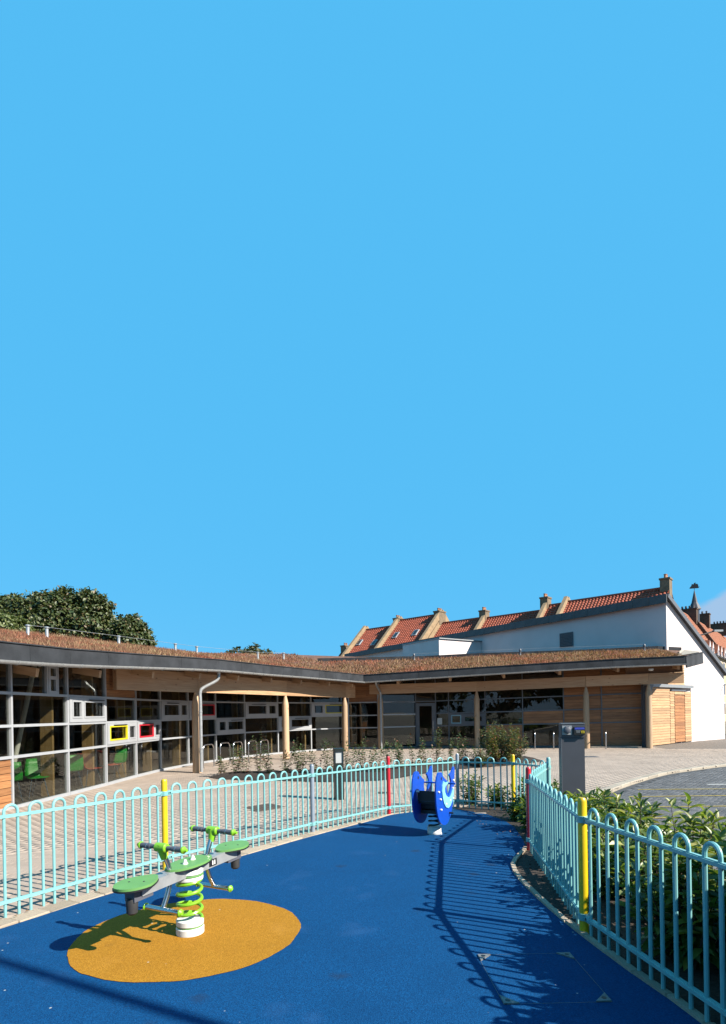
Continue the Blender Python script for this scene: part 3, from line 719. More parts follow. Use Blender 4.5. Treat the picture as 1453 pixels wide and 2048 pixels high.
for s in (1,-1):
    o0 = Vector((rx, ry, gr+PZ))+na*(s*.172)
    sb = obj('side_board', MB().prism(rp_(out_px), o0, ua, UZ, .020), M['sb_blue'], rock, label='blue fish-shaped side board')
    obj('dolphin_panel', MB().prism(rp_(dol_px), o0+na*(s*.016), ua, UZ, .012), M['sb_cyan'], sb)
    for kx, ky in ((790,715),(830,900),(840,1145),(1160,555),(1140,985),(960,1055),(1060,1005),(1145,740)):
        u, v = zz(kx, ky); c = o0+ua*((u-.5)*PW)+UZ*(v*PH)
        obj('cap_nut', MB().tube([c+na*(s*.009), c+na*(s*.024), c+na*(s*.030)], [.017,.015,.007], 10), M['white_pl'], sb, smooth=True)
    u, v = zz(862, 425); c = o0+ua*((u-.5)*PW)+UZ*(v*PH)
    obj('eye', MB().tube([c-na*(s*.0115), c+na*(s*.0115)], .022, 10), M['black'], sb, smooth=True)
c0 = Vector((rx, ry, gr))
obj('seat', MB().box(c0+UZ*.47, (.40,.30,.03), (ua, na, UZ)), M['black'], rock)
obj('seat_box', MB().box(c0+UZ*.41+ua*.02, (.22,.31,.09), (ua, na, UZ)), M['black'], rock)
obj('back_rest', MB().box(c0+UZ*.56+ua*-.21, (.02,.30,.14), (ua, na, UZ)), M['black'], rock)
obj('under_frame', MB().box(c0+UZ*.325, (.24,.30,.05), (ua, na, UZ)), M['black'], rock)
obj('handle', MB().tube([c0+UZ*.70+ua*.17-na*.26, c0+UZ*.70+ua*.17+na*.26], .013, 10), M['sb_blue'], rock, smooth=True)
obj('handle', MB().tube([c0+UZ*.62-ua*.24-na*.26, c0+UZ*.62-ua*.24-na*.12], .013, 10), M['white_pl'], rock, smooth=True)
obj('foot_bar', MB().tube([c0+UZ*.29+ua*.12-na*.24, c0+UZ*.29+ua*.12+na*.24], .013, 10), M['black'], rock, smooth=True)
hel = [(rx+.075*math.cos(2*math.pi*k/20), ry+.075*math.sin(2*math.pi*k/20), gr+.09+.22*k/70) for k in range(71)]
obj('spring', MB().tube(hel, .012, 8), M['black'], rock, smooth=True)
bb = obj('base_drum', MB().lathe(c0, [(.092,0),(.098,.008),(.098,.05),(.094,.058),(.098,.062),(.098,.10),(.09,.108)], 26), M['white_pl'], rock, smooth=True)
obj('base_nut', MB().lathe(c0+Vector((.085,-.045,0)), [(.016,0),(.014,.022),(.007,.03)], 10), M['white_pl'], bb, smooth=True)

# ================================================================== COMMUNITY BUILDING (two wings round the courtyard)
bld = thing('community_building', (-2,28,0), 'low timber and glass building with grass roof, round log columns and grey window grid', 'building')
def lerp(a, b, t): return a+(b-a)*t
def zv(p, z): return Vector((p[0], p[1], z))
# eave line: x, y, fascia top z, inward direction
EV = [(-7.1,4.2,3.05),(-6.85,7.0,3.10),(-6.55,9.6,3.16),(-6.25,12.0,3.26),(-5.75,14.5,3.40),(-4.57,17.50,3.53),(-3.55,20.0,3.56),(-2.43,22.28,3.58),(-1.19,24.36,3.57),(.02,26.55,3.57),(2.6,26.12,3.67),(5.3,25.62,3.77),(8.0,25.12,3.86),(10.9,24.55,3.94),(13.75,23.98,3.98)]
EVS = [(p[0], p[1], p[2]) for p in EV]
inw = []
for i, p in enumerate(EV):
    a = Vector(EV[max(i-1,0)][:2]); b = Vector(EV[min(i+1,len(EV)-1)][:2]); d = (b-a).normalized(); inw.append(Vector((-d.y, d.x)))
inw[9] = Vector((-.52,.86)).normalized()
inw[-1] = Vector((.25,.97))
EV.append((15.35,25.45,4.27)); inw.append(Vector((.25,.97)))
def depth(i): return 9.0 if i < 9 else (7.5 if i == 9 else (4.7 if i < 15 else 3.2))
def rz_(i, d):                                           # rise of the roof at distance d from the eave
    m_ = depth(i); s = .168 if i < 9 else {9:.225,10:.215,11:.205,12:.185}.get(i, .168)
    if i == 15: s = .13
    return s*min(d, m_) if i >= 9 else s*(min(d, m_)-max(0, min(d, m_)-5.5)**2*.018)
rows = [0,.04,.35,.8,1.4,2.1,2.9,3.7,4.7,6.2,7.6,9.0]
# roof top, smooth between eave points
NI = len(EV)
def roof_pt(i, d, lift=0):
    p = EV[i]; dd_ = min(d, depth(i)); return (p[0]+inw[i].x*dd_, p[1]+inw[i].y*dd_, p[2]+rz_(i, d)+lift)
rv = []; rf = []
for i in range(NI):
    for d in rows: rv.append(roof_pt(i, d, -.012))
nr = len(rows)
for i in range(NI-1):
    for j in range(nr-1): rf.append((i*nr+j, (i+1)*nr+j, (i+1)*nr+j+1, i*nr+j+1))
obj('green_roof', MB().add(rv, rf), M['roof_soil'], bld, smooth=True)
# underside (boarded soffit) .34 below
rv2 = [(x, y, z-.335) for x, y, z in rv]
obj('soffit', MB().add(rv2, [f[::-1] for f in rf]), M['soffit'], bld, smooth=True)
mb = MB()                                                 # back edge of the roof slab
for i in range(NI-1):
    a, b = i*nr+nr-1, (i+1)*nr+nr-1; mb.quad(rv[a], rv2[a], rv2[b], rv[b])
obj('roof_back_edge', mb, M['fascia'], bld)
for i in range(NI-1):
    a, b = Vector(EV[i]), Vector(EV[i+1]); d = b-a; n_ = 2 if i < 14 else 1
    for k in range(n_):
        p, q = a.lerp(b, k/n_), a.lerp(b, (k+1)/n_); dd_ = (q-p).normalized(); o_ = Vector((dd_.y, -dd_.x, 0))
        bt = .33 if i < 14 else .50
        mb = MB(); mb.bar(p+dd_*.003+o_*.02-UZ*bt/2, q-dd_*.003+o_*.02-UZ*bt/2, .05, bt)
        mb.bar(p+o_*.028+UZ*.008, q+o_*.028+UZ*.008, .085, .022)
        obj('fascia', mb, M['fascia'], bld)
mb = MB(); fl_ = [Vector(roof_pt(i, 4.62)) for i in range(9,16)]; fp = [(p.x, p.y) for p in fl_]+[(13.4,33.8),(-3,35.2),(-8.6,31.6)]+[(roof_pt(8,8.9)[0], roof_pt(8,8.9)[1])]
mb.prism(fp, (0,0,4.02), (1,0,0), (0,1,0), .12); obj('flat_roof', mb, M['fascia'], bld)
# gravel margin and raised edge at the right end of the roof
mb = MB(); p0, p1 = Vector(roof_pt(14, 0)), Vector(roof_pt(15, 0)); q0, q1 = Vector(roof_pt(14, 1.2)), Vector(roof_pt(15, 2.6))
mb.add([p0+Vector((-.25,.12,.03)), p1+UZ*.03, q1+UZ*.05, Vector(roof_pt(14,2.6))+Vector((.55,0,.06))], [(0,1,2,3)])
obj('gravel_margin', mb, M['gravel'], bld)
mb = MB()
for i in range(9, 15):
    a, b = Vector(roof_pt(i, 4.7)), Vector(roof_pt(i+1, 4.7)); mb.bar(a+UZ*.02, b+UZ*.02, .12, .26)
obj('roof_upstand', mb, M['fascia'], bld)
# gutters: half-round with brackets
def gutter(idx, name='gutter'):
    pts = []
    for i in idx:
        a = Vector(EV[i][:2]); o_ = -inw[i]; pts.append(Vector((a.x+o_.x*.11, a.y+o_.y*.11, EV[i][2]-.385)))
    pts = smooth_curve(pts, 3); r = .068; K = 9; vs = []; fs = []
    for i, p in enumerate(pts):
        t = (pts[min(i+1,len(pts)-1)]-pts[max(i-1,0)]); t.z = 0; t.normalize(); o_ = Vector((t.y, -t.x, 0))
        for rr in (r, r-.008):
            for k in range(K):
                a = math.pi+math.pi*k/(K-1); q = p+o_*(math.cos(a)*rr)+UZ*(math.sin(a)*rr+.06); vs.append(tuple(q))
    m2 = 2*K
    for i in range(len(pts)-1):
        for k in range(K-1):
            fs.append((i*m2+k, i*m2+k+1, (i+1)*m2+k+1, (i+1)*m2+k)); fs.append((i*m2+K+k+1, i*m2+K+k, (i+1)*m2+K+k, (i+1)*m2+K+k+1))
        for k in (0, K-1): fs.append((i*m2+k, i*m2+K+k, (i+1)*m2+K+k, (i+1)*m2+k))
    for e in (0, len(pts)-1): fs.append(tuple(e*m2+k for k in range(K)))
    gt = obj(name, MB().add(vs, fs), M['zinc'], bld, smooth=True)
    br = resample(pts, .62)
    for p, q in zip(br, br[1:]):
        t = q-p; t.z = 0; t.normalize(); o_ = Vector((t.y, -t.x, 0))
        path = [p+o_*(math.cos(math.pi+math.pi*k/8)*(r+.006))+UZ*(math.sin(math.pi+math.pi*k/8)*(r+.006)+.06) for k in range(9)]
        path += [path[-1]-o_*.012]
        obj('bracket', MB().tube(path, .007, 5), M['zinc'], gt, smooth=True)
    return gt
gutter(list(range(0, 10))); gutter(list(range(9, 15)))
# columns: round logs with pencil-point tops
def column(x, y, ztop, r=.135):
    z0 = g(y)-.02; n = 18
    obj('column', MB().lathe((x, y, 0), [(r*1.03,z0),(r,z0+.3),(r*.97,ztop-.42),(r*.93,ztop-.36),(r*.34,ztop)], n), M['log'], bld, smooth=True)
cols = [(-5.25,17.75,2.56),(-3.08,22.4,2.56),(-.86,26.6,2.56),(.86,27.75,2.72),(5.52,27.3,2.74),(10.2,25.75,2.80),(12.78,25.2,2.87)]
for c in cols: column(*c)
# glulam beams over the columns
def beam(pts, wd, name='beam'):
    for a, b in zip(pts, pts[1:]):
        A_, B_ = Vector(a), Vector(b); c = (A_+B_)/2; d = B_-A_; ln = d.length
        me_ = MB().box((0,0,0), (ln-.006, wd, a[3] if len(a) > 3 else .55))
        o = obj(name, me_, M['beam'], bld, loc=(0,0,0)); o.location = c-wloc(bld); o.rotation_mode = 'QUATERNION'; o.rotation_quaternion = d.to_track_quat('X', 'Z')
def beam2(p, q, z0p, z1p, z0q, z1q, wd=.15):
    A_ = Vector((p[0], p[1], (z0p+z1p)/2)); B_ = Vector((q[0], q[1], (z0q+z1q)/2)); d = B_-A_
    o = obj('beam', MB().box((0,0,0), (d.length-.006, wd, (z1p-z0p+z1q-z0q)/2)), M['beam'], bld, loc=(0,0,0))
    o.location = (A_+B_)/2-wloc(bld); o.rotation_mode = 'QUATERNION'; o.rotation_quaternion = d.to_track_quat('X', 'Z'); return o
bl_pts = [(-6.62,15.05),(-5.25,17.8),(-3.08,22.45),(-.86,26.65),(-.42,27.35)]
for a, b in zip(bl_pts, bl_pts[1:]): beam2(a, b, 2.53, 3.12, 2.53, 3.12)
br_pts = [(.35,27.9),(.86,27.75),(5.52,27.3),(10.2,25.78),(12.78,25.22),(14.2,24.95)]
bz = [2.70,2.70,2.74,2.82,2.87,2.88]
for (a, b, za, zb) in zip(br_pts, br_pts[1:], bz, bz[1:]): beam2(a, b, za, za+.47, zb, zb+.47)
A_ = Vector((11.9,25.42,3.53)); B_ = Vector((14.2,24.93,3.62)); obj('sun_block_infill', MB().bar(A_+Vector((.03,.12,0)), B_+Vector((.03,.12,0)), .03, .48), M['soffit'], bld)  # added board over the beam end, keeps stray sun off the timber wall
# rafters poking out under the eaves
def along(idx, step, start):
    P = resample([Vector(EV[i]) for i in idx], .05); return [(P[k], (P[min(k+1,len(P)-1)]-P[max(k-1,0)]).normalized()) for k in range(int(start/.05), len(P)-2, int(step/.05))]
for p, d in along(range(0,10), 2.02, 1.1):
    o_ = Vector((d.y, -d.x, 0)).normalized(); a = p-o_*.16-UZ*.515; b = p-o_*2.3-UZ*(.515-.40)
    me_ = MB().box((0,0,0), ((b-a).length, .085, .17)); o = obj('rafter', me_, M['beam'], bld, loc=(0,0,0)); o.location = (a+b)/2-wloc(bld); o.rotation_mode = 'QUATERNION'; o.rotation_quaternion = (b-a).to_track_quat('X', 'Z')
for p, d in along(range(9,15), 2.45, 1.6):
    o_ = Vector((d.y, -d.x, 0)).normalized(); a = p-o_*.45-UZ*.43; b = p-o_*3.0-UZ*(.43-.42)
    me_ = MB().box((0,0,0), ((b-a).length, .11, .2)); o = obj('rafter', me_, M['beam'], bld, loc=(0,0,0)); o.location = (a+b)/2-wloc(bld); o.rotation_mode = 'QUATERNION'; o.rotation_quaternion = (b-a).to_track_quat('X', 'Z')
# downpipes with swan necks
def downpipe(pts, r=.052):
    o = obj('downpipe', MB().tube(smooth_curve(pts, 5), r, 12), M['zinc'], bld, smooth=True)
    e = pts[-1]
    for z in (.75, 1.9): obj('pipe_clip', MB().lathe((e[0], e[1], z), [(r+.002,0),(r+.012,.002),(r+.012,.03),(r+.002,.032)], 12), M['zinc'], o, smooth=True)
    obj('outlet', MB().lathe((pts[0][0], pts[0][1], pts[0][2]-.02), [(r,0),(r+.02,.09)], 12), M['zinc'], o, smooth=True)
downpipe([(-4.55,17.85,3.12),(-4.56,17.83,2.98),(-4.66,17.78,2.86),(-4.98,17.60,2.66),(-5.06,17.55,2.52),(-5.06,17.55,2.2),(-5.06,17.55,1.2),(-5.06,17.55,.04)])
downpipe([(.62,26.55,3.36),(.63,26.6,3.22),(.66,26.75,3.10),(.82,27.4,2.84),(.87,27.5,2.7),(.87,27.52,2.4),(.87,27.52,1.2),(.87,27.52,.03)])

# ---- curtain walls
UZV = Vector((0,0,1))
MW = .050
def mullion(p, z0, z1, d, wd=MW, m='alu', dp=.11, name='mullion'):
    n_ = Vector((d.y, -d.x, 0)); c = zv(p, (z0+z1)/2)-n_*.03
    return obj(name, MB().box(c, (wd, dp, z1-z0), (d, n_, UZV)), M[m], bld)
def transom(a, b, za, zb, m='alu', name='transom', ht=.055):
    A_, B_ = zv(a, za), zv(b, zb); d = (B_-A_).normalized(); n_ = Vector((d.y, -d.x, 0)); A_ += d*(MW/2+.001)-n_*.026; B_ += -d*(MW/2+.001)-n_*.026
    return obj(name, MB().bar(A_, B_, .098, ht), M[m], bld)
def pane(a, b, z0, z1, parent=None, nm='pane', back=.03, m='glass', th=.012):
    A_, B_ = zv(a, 0), zv(b, 0); d = (B_-A_); ln = d.length; d.normalize(); n_ = Vector((d.y, -d.x, 0))
    zm = ((z0[0]+z1[0])/2+(z0[1]+z1[1])/2)/2
    mb = MB(); vs = []
    for dn in (0, th):
        for (P_, z) in ((A_,z0[0]),(B_,z0[1]),(B_,z1[1]),(A_,z1[0])): q = P_-n_*(back+dn); vs.append((q.x, q.y, z))
    mb.add(vs, [(0,1,2,3),(7,6,5,4),(0,4,5,1),(1,5,6,2),(2,6,7,3),(3,7,4,0)])
    return obj(nm, mb, M[m], parent or bld)
bmesh_cache = {}
def boards(a, b, z0, z1, m='board', h=.135, back=.03, parent=None, lap=.016, gap=.008):
    """horizontal lapped boards, each one an object"""
    A_, B_ = zv(a, 0), zv(b, 0); d = (B_-A_); ln = d.length; d.normalize(); n_ = Vector((d.y, -d.x, 0)); rz = math.atan2(d.y, d.x)
    hz = (z1[0]+z1[1])/2-(z0[0]+z0[1])/2; k_ = max(1, round(hz/h)); hh = hz/k_
    key = (round(ln,2), round(hh,3), m)
    if key not in bmesh_cache:
        me_ = bpy.data.meshes.new('cladding_board'); t0, t1 = .012, .012+lap; x = ln/2-.003
        vs = [(-x,0,-hh/2+gap/2),(x,0,-hh/2+gap/2),(x,0,hh/2-gap/2),(-x,0,hh/2-gap/2),(-x,-t1,-hh/2+gap/2),(x,-t1,-hh/2+gap/2),(x,-t0,hh/2-gap/2),(-x,-t0,hh/2-gap/2)]
        me_.from_pydata(vs, [], [(4,5,6,7),(0,3,2,1),(0,1,5,4),(3,7,6,2),(0,4,7,3),(1,2,6,5)]); me_.materials.append(M[m]); me_.update(); bmesh_cache[key] = me_
    for k in range(k_):
        c = (A_+B_)/2-n_*back; c.z = (z0[0]+z0[1])/2+hh*(k+.5)
        # the little slope of the transoms is carried by turning the board
        sl = math.atan2(((z0[1]-z0[0])+(z1[1]-z1[0]))/2, ln)
        q = Quaternion((0,0,1), rz) @ Quaternion((0,1,0), -sl) @ Quaternion((1,0,0), random.uniform(-.006,.006))
        inst('cladding_board', bmesh_cache[key], parent or bld, c, quat=q)
    # backing sheet so that gaps read dark
    pane(a, b, z0, z1, nm='backing', back=back+.004, m='inside_d')
def holed(a, b, z0, z1, holes, m, parent, name, fwd, th):
    """flat frame sheet with rectangular holes given in fractions (u0,u1,v0,v1)"""
    A_, B_ = zv(a, 0), zv(b, 0); d = (B_-A_); ln = d.length; d.normalize(); n_ = Vector((d.y, -d.x, 0)); H = z1-z0
    us = sorted({0,1,*[q for h_ in holes for q in h_[:2]]}); vs_ = sorted({0,1,*[q for h_ in holes for q in h_[2:]]}); mb = MB()
    for i in range(len(us)-1):
        for j in range(len(vs_)-1):
            cu, cv = (us[i]+us[i+1])/2, (vs_[j]+vs_[j+1])/2
            if any(h_[0] < cu < h_[1] and h_[2] < cv < h_[3] for h_ in holes): continue
            c = A_+d*(cu*ln)+n_*fwd; c.z = z0+cv*H
            mb.box(c, ((us[i+1]-us[i])*ln, th, (vs_[j+1]-vs_[j])*H), (d, n_, UZV))
    return obj(name, mb, M[m], parent)
def sub(a, b, u0, u1):
    A_, B_ = Vector(a), Vector(b); return tuple(A_.lerp(B_, u0)), tuple(A_.lerp(B_, u1))
def vent(a, b, z0, z1, wide_first, colour=None, m='alu', which='wide', lab=None):
    """grey panel with a narrow and a wide opening light; one casement may be coloured"""
    L_ = (Vector(b)-Vector(a)).length; e = MW/2/L_+.002; a, b = sub(a, b, e, 1-e); L_ = (Vector(b)-Vector(a)).length
    z0 += .03; z1 -= .03; H = z1-z0
    nw = (.06, .30) if not wide_first else (.70, .94); wd = (.36, .94) if not wide_first else (.06, .64)
    hol = [(nw[0],nw[1],.17,.88),(wd[0],wd[1],.17,.88)]
    fr = holed(a, b, z0, z1, hol, m, bld, 'vent_window', .012, .06)
    if lab: fr['label'] = lab
    for (u0, u1, v0, v1), isw in ((hol[0], False), (hol[1], True)):
        p, q = sub(a, b, u0, u1); w_ = (Vector(q)-Vector(p)).length; h_ = (v1-v0)*H; t = .038; cm_ = colour if (colour and (isw == (which == 'wide'))) else m
        holed(p, q, z0+v0*H, z0+v1*H, [(t/w_, 1-t/w_, t/h_, 1-t/h_)], cm_, fr, 'casement', .030, .05)
        pane(p, q, (z0+v0*H,)*2, (z0+v1*H,)*2, fr, back=.01)
    p, q = sub(a, b, *( (wd[0]+.12, wd[1]-.04) )); A_, B_ = zv(p, z1-.05), zv(q, z1-.05); d = (B_-A_).normalized(); n_ = Vector((d.y,-d.x,0))
    obj('stay', MB().bar(A_+n_*.065, B_+n_*.065, .03, .022), M['black'], fr)
    return fr
def fac_dir(a, b): return (Vector((b[0]-a[0], b[1]-a[1], 0))).normalized()
TL = [(.0,.0),(1.04,1.04),(1.66,1.66),(2.31,2.31)]
def top_l(i): return lerp(3.0, 3.62, min(1, max(0, (i-2)/8)))+ (0.25 if i > 5 else 0)
left = FL+[CORNER]
for i, p in enumerate(left):
    d = fac_dir(left[max(i-1,0)], left[min(i+1,len(left)-1)]); mullion(p, 0, top_l(i)+.15, d, dp=.095)
lay = {}                                                       # (cell,row) -> what stands there
lay[(0,0)] = lay[(1,0)] = 'boards'
lay[(3,2)] = ('vent', False, None, 'wide', 'grey vent window near the left with narrow and wide lights')
lay[(4,3)] = 'boards'
lay[(4,1)] = ('vent', True, 'yellow', 'wide', 'vent window with yellow casement')
lay[(5,1)] = ('vent', True, 'red', 'wide', 'vent window with red casement beside the yellow one')
lay[(6,2)] = ('vent', True, None, 'wide', None)
lay[(7,2)] = ('vent', False, 'red', 'wide', 'shaded vent window with red casement behind the drainpipe')
lay[(8,1)] = ('vent', False, None, 'wide', None)
lay[(9,2)] = ('vent', True, None, 'wide', None)
lay[(10,1)] = ('vent', False, None, 'wide', None)
lay[(11,2)] = ('vent', False, 'yellow', 'wide', 'vent window with yellow wide casement by the corner column')
lay[(12,3)] = 'boards'
for i in range(len(left)-1):
    a, b = left[i], left[i+1]; zs = [0,1.04,1.66,2.31]; zt2 = (top_l(i), top_l(i+1))
    for z in (0.035, *zs[1:]): transom(a, b, z, z, ht=.07 if z < .1 else .055)
    for r_ in range(4):
        z0, z1 = zs[r_], (zs[r_+1] if r_ < 3 else None); k = lay.get((i, r_)); Z0 = (z0,z0); Z1 = (z1,z1) if z1 else (zt2[0]+.2, zt2[1]+.2)
        if k == 'boards':
            L_ = (Vector(b)-Vector(a)).length; e = MW/2/L_; p, q = sub(a, b, e, 1-e); boards(p, q, (z0+.03,)*2, (Z1[0]-.03,)*2 if r_ < 3 else Z1, 'board', h=.15 if r_ == 0 else .2)
        elif isinstance(k, tuple): vent(a, b, z0, z1, k[1], k[2], which=k[3], lab=k[4])
        elif (i, r_) == (2, 3):
            p, q = sub(a, b, 0, .60); pane(p, q, Z0, Z1)
            p2, q2 = sub(a, b, .62, .80); mullion(q, z0, Z1[0], fac_dir(a, b), wd=.05); mullion(q2, z0, Z1[0], fac_dir(a, b), wd=.05)
            fr = holed(p2, q2, z0+.03, z0+.66, [(.22,.78,.10,.50),(.22,.78,.62,.90)], 'alu', bld, 'vent_window', 0, .05); fr['label'] = 'small vent window high between two mullions'
            pane(p2, q2, (z0+.03,)*2, (z0+.66,)*2, fr, back=.02); p3, q3 = sub(a, b, .80, 1); pane(p3, q3, Z0, Z1)
        else: pane(a, b, Z0, Z1)
# right wing
RA, RB = (2.65,28.9), (12.9,26.1)
def rpt(px):
    k = (px-726.5)/F; t = (k*RA[1]-RA[0])/((RB[0]-RA[0])-k*(RB[1]-RA[1])); return (lerp(RA[0],RB[0],t), lerp(RA[1],RB[1],t)), t
rx_px = [832,872,898,971,1046,1128,1204,1285]
rps = [CORNER]+[rpt(q)[0] for q in rx_px]; rts = [0]+[max(0, rpt(q)[1]) for q in rx_px]
def rz2(k, i): return (0, lerp(1.05,1.16,rts[i]), lerp(1.68,1.81,rts[i]), lerp(2.31,2.49,rts[i]), lerp(3.75,3.75,rts[i]))[k]
for i, p in enumerate(rps):
    if i == 0: continue
    d = fac_dir(rps[max(i-1,0)], rps[min(i+1,len(rps)-1)]); mullion(p, 0, 3.8, d, m='alu_d')
rl = {(3,1):'win', (4,0):'boards', (5,1):'boards'}
for r_ in range(4): rl[(6,r_)] = 'boards'; rl[(7,r_)] = 'boards'
for i in range(len(rps)-1):
    a, b = rps[i], rps[i+1]; L_ = (Vector(b)-Vector(a)).length; e = MW/2/L_
    if i == 1:                                                   # glazed door
        p, q = sub(a, b, e, 1-e)
        dr = holed(p, q, .03, 2.24, [(.17,.83,.115,.93)], 'alu_d', bld, 'door', .02, .06); dr['label'] = 'glazed door in dark grey frame'
        p2, q2 = sub(p, q, .17, .83); pane(p2, q2, (.28,.28), (2.08,2.08), dr)
        hp = Vector(p).lerp(Vector(q), .89); d = fac_dir(a, b); n_ = Vector((d.y,-d.x,0)); c = zv(hp, 1.05)+n_*.09
        obj('handle', MB().tube([c-UZV*.28, c+UZV*.28], .014, 8), M['steel'], dr, smooth=True)
        transom(a, b, rz2(3,i), rz2(3,i+1), m='alu_d'); pane(a, b, (rz2(3,i), rz2(3,i+1)), (3.8,3.8)); continue
    for k in (0,1,2,3):
        za, zb = (.03,.03) if k == 0 else (rz2(k,i), rz2(k,i+1)); transom(a, b, za, zb, m='alu' if i == 0 and k else 'alu_d')
    for r_ in range(4):
        Z0 = (rz2(r_,i), rz2(r_,i+1)); Z1 = (rz2(r_+1,i), rz2(r_+1,i+1)); k = rl.get((i,r_))
        if k == 'boards': p, q = sub(a, b, e, 1-e); boards(p, q, (Z0[0]+.03,Z0[1]+.03), (Z1[0]-.03,Z1[1]-.03) if r_ < 3 else (3.7,3.7), 'board', h=.15)
        elif k == 'win':
            p, q = sub(a, b, e, 1-e); z0, z1 = Z0[0]+.03, Z1[0]-.03
            fr = holed(p, q, z0, z1, [(.06,.34,.14,.88),(.42,.74,.25,.80),(.80,.94,.25,.80)], 'alu_d', bld, 'vent_window', .012, .06); fr['label'] = 'vent window with pale blue casement right of the door'
            H = z1-z0
            for (u0,u1,v0,v1), cm_ in (((.06,.34,.14,.88),'pblue'),((.42,.74,.25,.80),'alu_d'),((.80,.94,.25,.80),'alu_d')):
                p2, q2 = sub(p, q, u0, u1); w_ = (Vector(q2)-Vector(p2)).length; h_ = (v1-v0)*H
                holed(p2, q2, z0+v0*H, z0+v1*H, [(.045/w_,1-.045/w_,.045/h_,1-.045/h_)], cm_, fr, 'casement', .03, .05); pane(p2, q2, (z0+v0*H,)*2, (z0+v1*H,)*2, fr, back=.01)
        else: pane(a, b, Z0, Z1)
    if i == 2:
        p, q = sub(a, b, .12, .48); pn = pane(p, q, (1.14,1.14), (1.46,1.46), nm='notice', back=-.002, m='chalk', th=.004); pn['label'] = 'white paper notice stuck on the glass beside the door'
transom(CORNER, rps[1], 2.31, 2.31)
obj('corner_post', MB().lathe((CORNER[0], CORNER[1], 0), [(.07,0),(.07,3.5)], 12), M['alu'], bld, smooth=True)
# grey post closing the timber bay, low sill line and white block
dR = fac_dir(RA, RB); nR = Vector((dR.y, -dR.x, 0))
e0 = Vector((*RB,0))
obj('end_post', MB().box(e0+dR*.13+nR*.05+UZV*1.4, (.20,.30,2.8), (dR, nR, UZV)), M['alu_d'], bld)
obj('sun_block_cheek', MB().bar(Vector((12.99,26.0,1.4)), Vector((12.90,25.38,1.4)), .05, 2.8), M['alu_d'], bld)  # added cheek hidden behind the column, blocks sun from the timber bay
obj('threshold', MB().bar(Vector((10.5,26.15,.03)), Vector((12.6,25.55,.03)), .12, .06), M['kerb'], bld)
# timber store with door at the end of the wing
s0, s1 = (13.02,26.0), (17.2,29.55)
dS = fac_dir(s0, s1); nS = Vector((dS.y,-dS.x,0)); LS = (Vector(s1)-Vector(s0)).length
def ss(t): return tuple(Vector(s0).lerp(Vector(s1), t))
boards(ss(.02), ss(.50), (.03,.03), (2.78,2.78), 'board_pale', h=.125, back=.0)
boards(ss(.507), ss(.60), (.03,.03), (2.60,2.60), 'board_pale', h=.125, back=.0)
boards(ss(.605), ss(.84), (2.45,2.45), (2.60,2.60), 'board_pale', h=.15, back=.0)
boards(ss(.845), ss(1.), (.03,.03), (2.60,2.60), 'board_pale', h=.125, back=.0)
A_ = zv(ss(.61), 0); B_ = zv(ss(.84), 0)
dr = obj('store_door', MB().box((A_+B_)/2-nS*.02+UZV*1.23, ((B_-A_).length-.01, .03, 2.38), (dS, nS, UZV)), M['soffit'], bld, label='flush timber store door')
key = None
before = set(bpy.data.objects)
boards(ss(.612), ss(.838), (.06,.06), (2.40,2.40), 'board', h=.17, back=.005, parent=None)
for o in [q for q in bpy.data.objects if q not in before]:
    o.name = 'door_board' if o.name.startswith('cladding') else 'door_backing'; o.parent = dr; o.location = Vector(o.location)+wloc(bld)-wloc(dr)
obj('vent_slot', MB().box((zv(ss(.52),0)+zv(ss(.86),0))/2+UZV*2.66+nS*.03, (LS*.33,.05,.06), (dS, nS, UZV)), M['alu_d'], bld)
obj('flashing', MB().bar(zv(ss(-.01),2.86)+nS*.03, zv(ss(1.01),2.86)+nS*.03, .20, .15), M['wall_cap'], bld)
boards(ss(.52), ss(1.), (2.95,2.95), (4.05,4.05), 'board_pale', h=.125, back=.12)
obj('store_core', MB().add([(*s0,0),(*s1,0),(15.6,31.4,0),(11.7,28.4,0),(*s0,2.9),(*s1,2.9),(15.6,31.4,2.9),(11.7,28.4,2.9)], [(4,5,6,7),(1,2,6,5),(2,3,7,6)]), M['inside_d'], bld)
# bracket plate at the head of the end column
obj('column_bracket', MB().prism([(0,0),(.42,0),(.30,-.10),(.08,-.42),(0,-.42)], Vector((12.86,25.28,2.86)), dS, UZV, .06), M['alu_d'], bld)
# soffit lamp under the eave at the right end
obj('soffit_lamp', MB().lathe((12.6,24.6,3.42), [(.06,0),(.10,.03),(.10,.09)], 14), M['white_pl'], bld, smooth=True)

# ---- interior: floor, back walls, posts behind the glass
inn = [(p[0]-.25, p[1]) for p in FL]
mb = MB(); back = [(-13.5,4),(-13.5,22),(-8,31),(-3,34.5),(13,33.2),(12.5,28.0)]
flo = [(-7.4,4.2)]+[(p[0]-.12, p[1]+.1) for p in FL]+[(.78,28.3),(2.65,29.05),(12.9,26.25),(12.9,28.2),(13,33),(-3,34.3),(-8,30.8),(-13.4,22),(-13.4,4.2)]
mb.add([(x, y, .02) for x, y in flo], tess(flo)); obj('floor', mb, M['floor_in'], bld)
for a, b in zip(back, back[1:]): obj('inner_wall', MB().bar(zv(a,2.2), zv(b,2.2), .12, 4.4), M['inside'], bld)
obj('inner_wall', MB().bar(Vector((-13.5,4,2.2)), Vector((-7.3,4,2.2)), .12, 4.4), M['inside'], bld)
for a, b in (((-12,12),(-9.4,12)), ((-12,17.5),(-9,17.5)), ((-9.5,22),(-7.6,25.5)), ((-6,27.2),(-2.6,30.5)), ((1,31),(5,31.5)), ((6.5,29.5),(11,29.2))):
    obj('inner_wall', MB().bar(zv(a,1.8), zv(b,1.8), .12, 3.6), M['inside'], bld)
